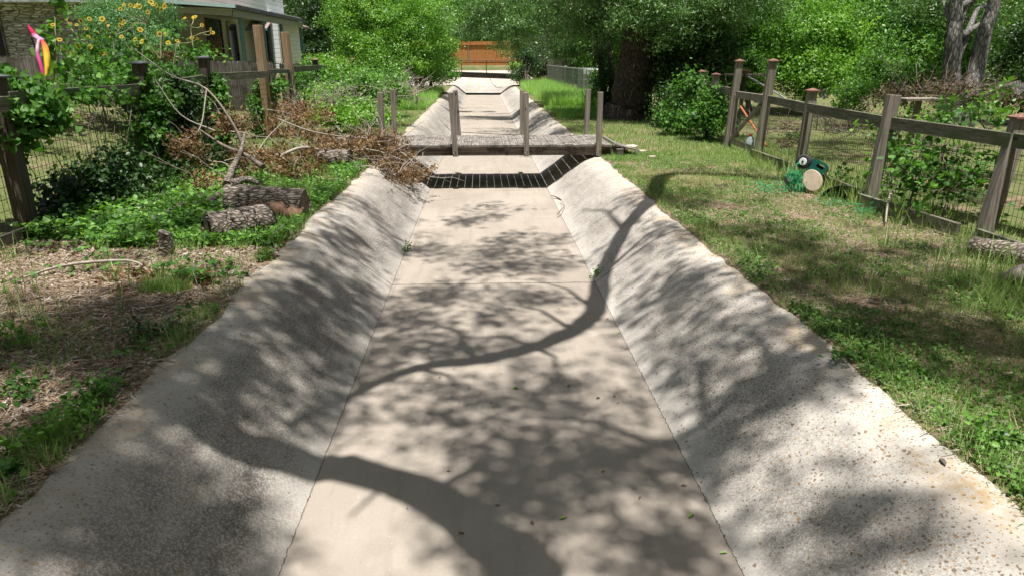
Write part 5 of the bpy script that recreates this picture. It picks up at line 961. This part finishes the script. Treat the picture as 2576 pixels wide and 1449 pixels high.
for (px, py), k, lab in FLV:
    p = G(px, py, 0.0)
    for _ in range(6):
        q = G(px, py, prz(p.x, p.y)); p = q
    s = (.05 if k == 'g' else .034 if k == 'b' else .075) * r_.uniform(.8, 1.1); a = r_.random() * 6.28; ln = .35 if k != 'g' else .4
    m = MB(); e = Vector((math.cos(a), math.sin(a), 0)); f = Vector((-e.y, e.x, 0)); b = p + Vector((0, 0, .004)); cu = r_.uniform(.1, .3)
    vs = [b, b + e * s * .3 + f * s * .22 * ln * 2 + Vector((0, 0, s * cu)), b + e * s * .75 + f * s * .16 + Vector((0, 0, s * cu * .8)), b + e * s * 1.05, b + e * s * .72 - f * s * .16 + Vector((0, 0, s * cu)), b + e * s * .3 - f * s * .2 + Vector((0, 0, s * cu * .6)), b + e * s * .5 + Vector((0, 0, .002))]
    m.add(vs, [(0, 6, 1), (1, 6, 2), (2, 6, 3), (3, 6, 4), (4, 6, 5), (5, 6, 0)]); o = m.build('fallen_leaf' if k != 'k' else 'bark_strip', 'leafgreen' if k == 'g' else 'leafbrown' if k == 'b' else 'twigdark'); tag(o, lab, 'leaf' if k != 'k' else 'bark', 'stray leaves on the concrete' if k != 'k' else None)
for i, (px, py, n, s) in enumerate(((1503, 700, 26, .10), (1025, 632, 34, .13), (1322, 552 + 10 ** 6, 0, 0))[:2]):
    p = G(px, py, .0); root = empty('joint_weed', (p.x, p.y, .0), ('small leafy weed sprouting where the floor joint meets the right slope', 'leafy weed sprouting from the left slope joint past the cross joint')[i], 'weed')
    cs = np.array([(p.x + r_.gauss(0, s * .35), p.y + r_.gauss(0, s * .35), abs(r_.gauss(.03, s * .5)) + .01) for _ in range(n)]); link('foliage', scatter_mesh('foliage', [leaves_at(cs, unit(n), 2, .012, .026, T_BROAD)]), 'lf_mid', root)
    m = MB(); [m.tube([(p.x, p.y, 0), c_], .0015, 3, False) for c_ in cs[:12]]; m.build('stem', 'stem', root)
limb('twig', [G(1402, 540, .05), G(1412, 528, .08), G(1420, 517, .1), G(1408, 513, .12)], [.008, .007, .006, .004], 'rot', 'curled brown twig with leaves at the foot of the right slope before the footbridge', 'twig', None, 5)
limb('twig', [G(1385, 492, .05), G(1400, 496, .06), G(1412, 503, .08)], [.006, .01, .006], 'rot', 'small bits of brown bark by the right slope under the footbridge', 'twig', None, 5)

n_ = 520; xx = np.where(rng.random(n_) < .45, FR + .02 + np.abs(rng.normal(size=n_)) * .06, np.where(rng.random(n_) < .4, FL - .02 - np.abs(rng.normal(size=n_)) * .05, rng.uniform(-1.6, 1.9, n_))); yy = rng.uniform(2.4, 14, n_)
zz = prof(xx, yy) + .003
stuff('leaf_crumbs', [(T_DIAMOND, np.stack([xx, yy, zz], 1), rotmats(np.array([0, 0, 1]) + rng.normal(size=(n_, 3)) * .4, rng.random(n_) * 6.28), .008 + .018 * rng.random(n_), rng.random(n_) * .6)], 'litter', 'tiny leaf crumbs and grit strewn over the channel', 'leaf litter')

# ------------------------------------------------------------ trees whose limbs and crowns hang above the view and shade it
def over(px, py, z0, H):                       # the point at height H that the sun throws onto this ground point
    p = G(px, py, z0); h = H - z0; return Vector((p.x - SDX * h, p.y - SDY * h, H))
ov = empty('overhanging_tree', (6.6, 1.0, BZ), 'spreading tree standing out of frame whose limbs shade the near channel', 'tree')
m = MB()
m.tube([(6.6, .8, .3), (6.5, 1.0, 2.0), (6.2, 1.5, 4.2), (5.9, 2.0, 6.0)], [.5, .38, .32, .27], 16, jit=.05); m.build('trunk', 'barkz', ov)
m = MB()
H1 = 6.2
A = [over(1700, 440, .58, H1 + .8), over(1640, 500, .58, H1 + .5), over(1568, 590, .3, H1), over(1515, 700, .02, H1), over(1497, 780, 0, H1), over(1440, 830, 0, H1), over(1340, 872, 0, H1), over(1200, 905, 0, H1), over(1050, 925, 0, H1), over(880, 950, .15, H1), over(700, 960, .5, H1 + .2)]
m.tube([Vector((5.9, 2.0, 6.0)), Vector((5.6, 5.0, 7.2)), Vector((4.9, 8.0, 7.6))] + A, [.27, .17, .13] + [.13, .12, .11, .11, .105, .10, .092, .08, .062, .048, .03], 12, jit=.08); m.build('limb', 'barkz', ov)
m = MB(); Bq = [over(1420, 1600, 0, 5.6), over(1330, 1440, 0, 5.6), over(1200, 1330, 0, 5.6), over(1080, 1245, 0, 5.6), over(960, 1200, 0, 5.6), over(830, 1175, 0, 5.6), over(700, 1130, .2, 5.7), over(560, 1060, .45, 5.8), over(450, 1000, .56, 5.9), over(330, 940, .58, 6.1), over(100, 860, .58, 6.4)]
m.tube([Vector((6.2, 1.5, 4.3)), Vector((3.0, .2, 5.2))] + Bq, [.26, .24, .2, .17, .15, .14, .13, .13, .135, .14, .13, .11, .06], 14, jit=.07); m.tube([over(905, 1148, 0, 5.6), over(880, 1165, 0, 5.6), over(850, 1185, 0, 5.6)], [.06, .12, .12], 10); m.build('limb', 'barkz', ov)
m = MB(); C_ = [over(2200, 850, .58, 6.5), over(2070, 878, .58, 6.4), over(1960, 915, .5, 6.3), over(1880, 965, .35, 6.3), over(1780, 1040, .2, 6.3), over(1650, 1110, .03, 6.3), over(1500, 1180, 0, 6.3)]
m.tube([Vector((6.1, 1.7, 4.8))] + C_, [.18, .08, .055, .05, .05, .045, .04, .03], 10, jit=.05)
for q in ((A[5], over(1250, 760, 0, 7)), (A[6], over(1150, 850, 0, 7)), (Bq[2], over(1350, 1150, 0, 7.2)), (C_[4], over(1700, 900, .1, 7)), (A[3], over(1700, 600, .4, 7.2)), (A[7], over(1050, 800, 0, 7)), (C_[5], over(1300, 1050, 0, 7.4)), (Bq[7], over(500, 850, .5, 7)), (A[4], over(1330, 700, 0, 6.8)), (A[6], over(1400, 960, 0, 6.8)), (A[8], over(1150, 1010, 0, 6.8)), (A[2], over(1460, 540, .1, 7)), (A[1], over(1850, 620, .58, 7.4)), (Bq[4], over(880, 1300, 0, 6.4)), (Bq[3], over(1250, 1150, 0, 6.6)), (Bq[8], over(640, 1250, .2, 6.6)), (C_[3], over(1950, 1080, .3, 7)), (C_[2], over(1800, 860, .3, 7))):
    m.tube([q[0], q[0].lerp(q[1], .5) + Vector((.1, .1, .2)), q[1]], [.036, .022, .007], 7)
m.build('branches', 'barkz', ov)
# leaf clumps over: (px, py, ground z, radius x m, radius y m, clumps)
SH = [(1230, 520, 0, .5, .45, 6), (1150, 560, 0, .5, .3, 7), (1300, 600, 0, .6, .35, 12), (1120, 630, 0, .5, .35, 11), (1400, 650, 0, .4, .35, 8), (1220, 680, 0, .6, .3, 12), (1080, 740, 0, .5, .3, 10), (1330, 740, 0, .5, .25, 9), (1000, 800, 0, .3, .3, 6), (1200, 800, 0, .5, .2, 7),
      (1200, 860, 0, .6, .15, 10), (1020, 880, 0, .35, .25, 9), (1350, 950, 0, .45, .18, 8), (1130, 985, 0, .5, .15, 9), (1600, 950, .05, .3, .2, 5), (1500, 1050, 0, .35, .15, 7), (1080, 1050, 0, .5, .12, 6), (1300, 1110, 0, .5, .16, 9), (1480, 1180, 0, .45, .2, 10), (1250, 1200, 0, .3, .15, 7), (1350, 1270, 0, .3, .15, 8), (1600, 1190, 0, .28, .16, 8), (1290, 1380, 0, .25, .15, 9), (1560, 1350, 0, .2, .15, 5), (1700, 1400, 0, .15, .1, 4),
      (900, 560, .35, .4, .6, 12), (820, 640, .35, .35, .5, 15), (760, 720, .35, .35, .4, 16), (860, 790, .2, .35, .4, 14), (700, 800, .4, .3, .3, 12), (620, 880, .4, .3, .25, 9), (800, 900, .2, .3, .22, 8), (600, 980, .35, .25, .14, 7), (700, 1060, .2, .2, .12, 5), (300, 1230, .35, .3, .2, 8), (480, 1290, .25, .3, .16, 9), (180, 1330, .4, .25, .15, 7), (520, 1400, .15, .2, .12, 6), (330, 1430, .3, .25, .12, 7),
      (1600, 560, .3, .3, .45, 6), (1640, 640, .3, .3, .4, 8), (1720, 720, .35, .35, .35, 9), (1640, 800, .15, .3, .25, 7), (1850, 800, .4, .3, .2, 4), (1760, 880, .25, .25, .15, 4), (1940, 870, .4, .3, .15, 2), (1900, 1010, .3, .25, .12, 8), (1800, 1070, .2, .2, .1, 6), (1980, 960, .4, .2, .1, 5), (2240, 1370, .3, .18, .1, 4), (2060, 1330, .2, .15, .1, 2), (1850, 1330, .1, .15, .1, 2),
      (1760, 520, .58, .5, .5, 9), (1700, 480, .58, .4, .6, 7), (1950, 600, .58, .6, .4, 16), (2100, 640, .58, .7, .4, 19), (2000, 720, .58, .5, .35, 14), (2250, 720, .58, .6, .35, 18), (2150, 800, .58, .5, .25, 13), (2350, 830, .58, .5, .25, 14), (2480, 860, .58, .4, .25, 11), (2450, 740, .58, .4, .3, 8), (2300, 640, .58, .5, .3, 6), (2520, 1000, .58, .2, .15, 4), (2250, 930, .58, .3, .15, 4), (1880, 440, .58, .5, .6, 5),
      (330, 610, .58, .6, .5, 6), (80, 620, .58, .5, .5, 9), (150, 780, .58, .5, .3, 15), (350, 790, .58, .5, .3, 20), (480, 860, .58, .35, .25, 15), (250, 870, .58, .45, .22, 19), (60, 900, .58, .4, .22, 15), (380, 910, .58, .3, .2, 10), (350, 960, .58, .3, .15, 7), (150, 1180, .58, .35, .12, 7), (50, 1080, .58, .25, .1, 4), (300, 1080, .58, .25, .12, 5), (560, 720, .58, .35, .3, 5), (40, 1250, .58, .25, .12, 5),
      (620, 420, .58, .6, .8, 16), (600, 560, .58, .5, .6, 18), (700, 520, .58, .4, .6, 10), (480, 540, .58, .6, .5, 14), (300, 480, .58, .9, .7, 22), (100, 430, .58, .7, .7, 16), (480, 400, .58, .7, .8, 16), (700, 480, .58, .5, .6, 7), (150, 300, .58, .8, 1.0, 8), (400, 300, .58, 1, 1.5, 10), (820, 480, .58, .3, .5, 4)]
cs = []; hs = []
for px, py, z0, rx, ry, n in SH:
    for _ in range(n):
        H = r_.uniform(8.5, 12.5); p = over(px, py, z0, H); cs.append((p.x + r_.gauss(0, rx * .62), p.y + r_.gauss(0, ry * .8), H))
cs = np.array(cs); link('crown', scatter_mesh('crown', [leaves_at(cs, unit(len(cs)), 46, .15, .10, T_DIAMOND, upb=.8, jit=.6, flat=.8)]), 'lf_oak', ov)
ov2 = empty('shading_tree', (9.5, 9, BZ), 'yard tree out of frame above that dapples the lawn behind the right fence', 'tree')
m = MB(); m.tube([(16.5, 7.5, .3), (16, 8, 4), (14, 9, 8)], [.35, .25, .18], 12); m.tube([(14, 9, 8), (9, 11, 9.5), (6, 12, 10)], [.16, .1, .04], 8); m.tube([(14, 9, 8), (12, 15, 9.5), (11, 20, 10.5)], [.16, .1, .04], 8); m.build('trunk', 'barkz', ov2)
cs = []
for (x, y, rx, ry, n) in ((6.5, 10.5, .9, .5, 18), (8, 12.5, 1.8, .6, 40), (6, 13.2, 1, .4, 12), (7.5, 8.5, .8, .8, 22), (10, 16, 2.5, .8, 50), (8, 17.5, 2.5, .7, 30), (14, 13, 2, 1.5, 40), (6, 7.0, .6, .5, 10), (10, 22, 3, 1, 40)):
    for _ in range(n): cs.append((x + r_.gauss(0, rx * .6), y + r_.gauss(0, ry * .7), r_.uniform(8.5, 11.5)))
cs = np.array(cs); link('crown', scatter_mesh('crown', [leaves_at(cs, unit(len(cs)), 44, .2, .13, T_DIAMOND, upb=.8, jit=.6)]), 'lf_oak', ov2)
for i, (x, y, s_, lab) in enumerate(((-12, 1, .9, 'unseen tree added left of the camera to block sky light'), (-9, -9, 1, 'unseen tree added behind the camera to the left to block sky light'), (1, -15, 1, 'unseen tree added straight behind the camera to block sky light'), (10, -8, 1, 'unseen tree added behind the camera to the right to block sky light'), (13.5, 1, .9, 'unseen tree added right of the camera to block sky light'))):  # unseen trees added to block sky light and deepen the shade
    c = copy_tree(back); c.location = (x, y, BZ); c.rotation_euler = (0, 0, i * 1.1); c.scale = (s_, s_, s_ * 1.35); c['label'] = lab; c['group'] = 'unseen trees added round the camera to block sky light'
print('faces', sum(len(o.data.polygons) for o in bpy.data.objects if o.type == 'MESH'))
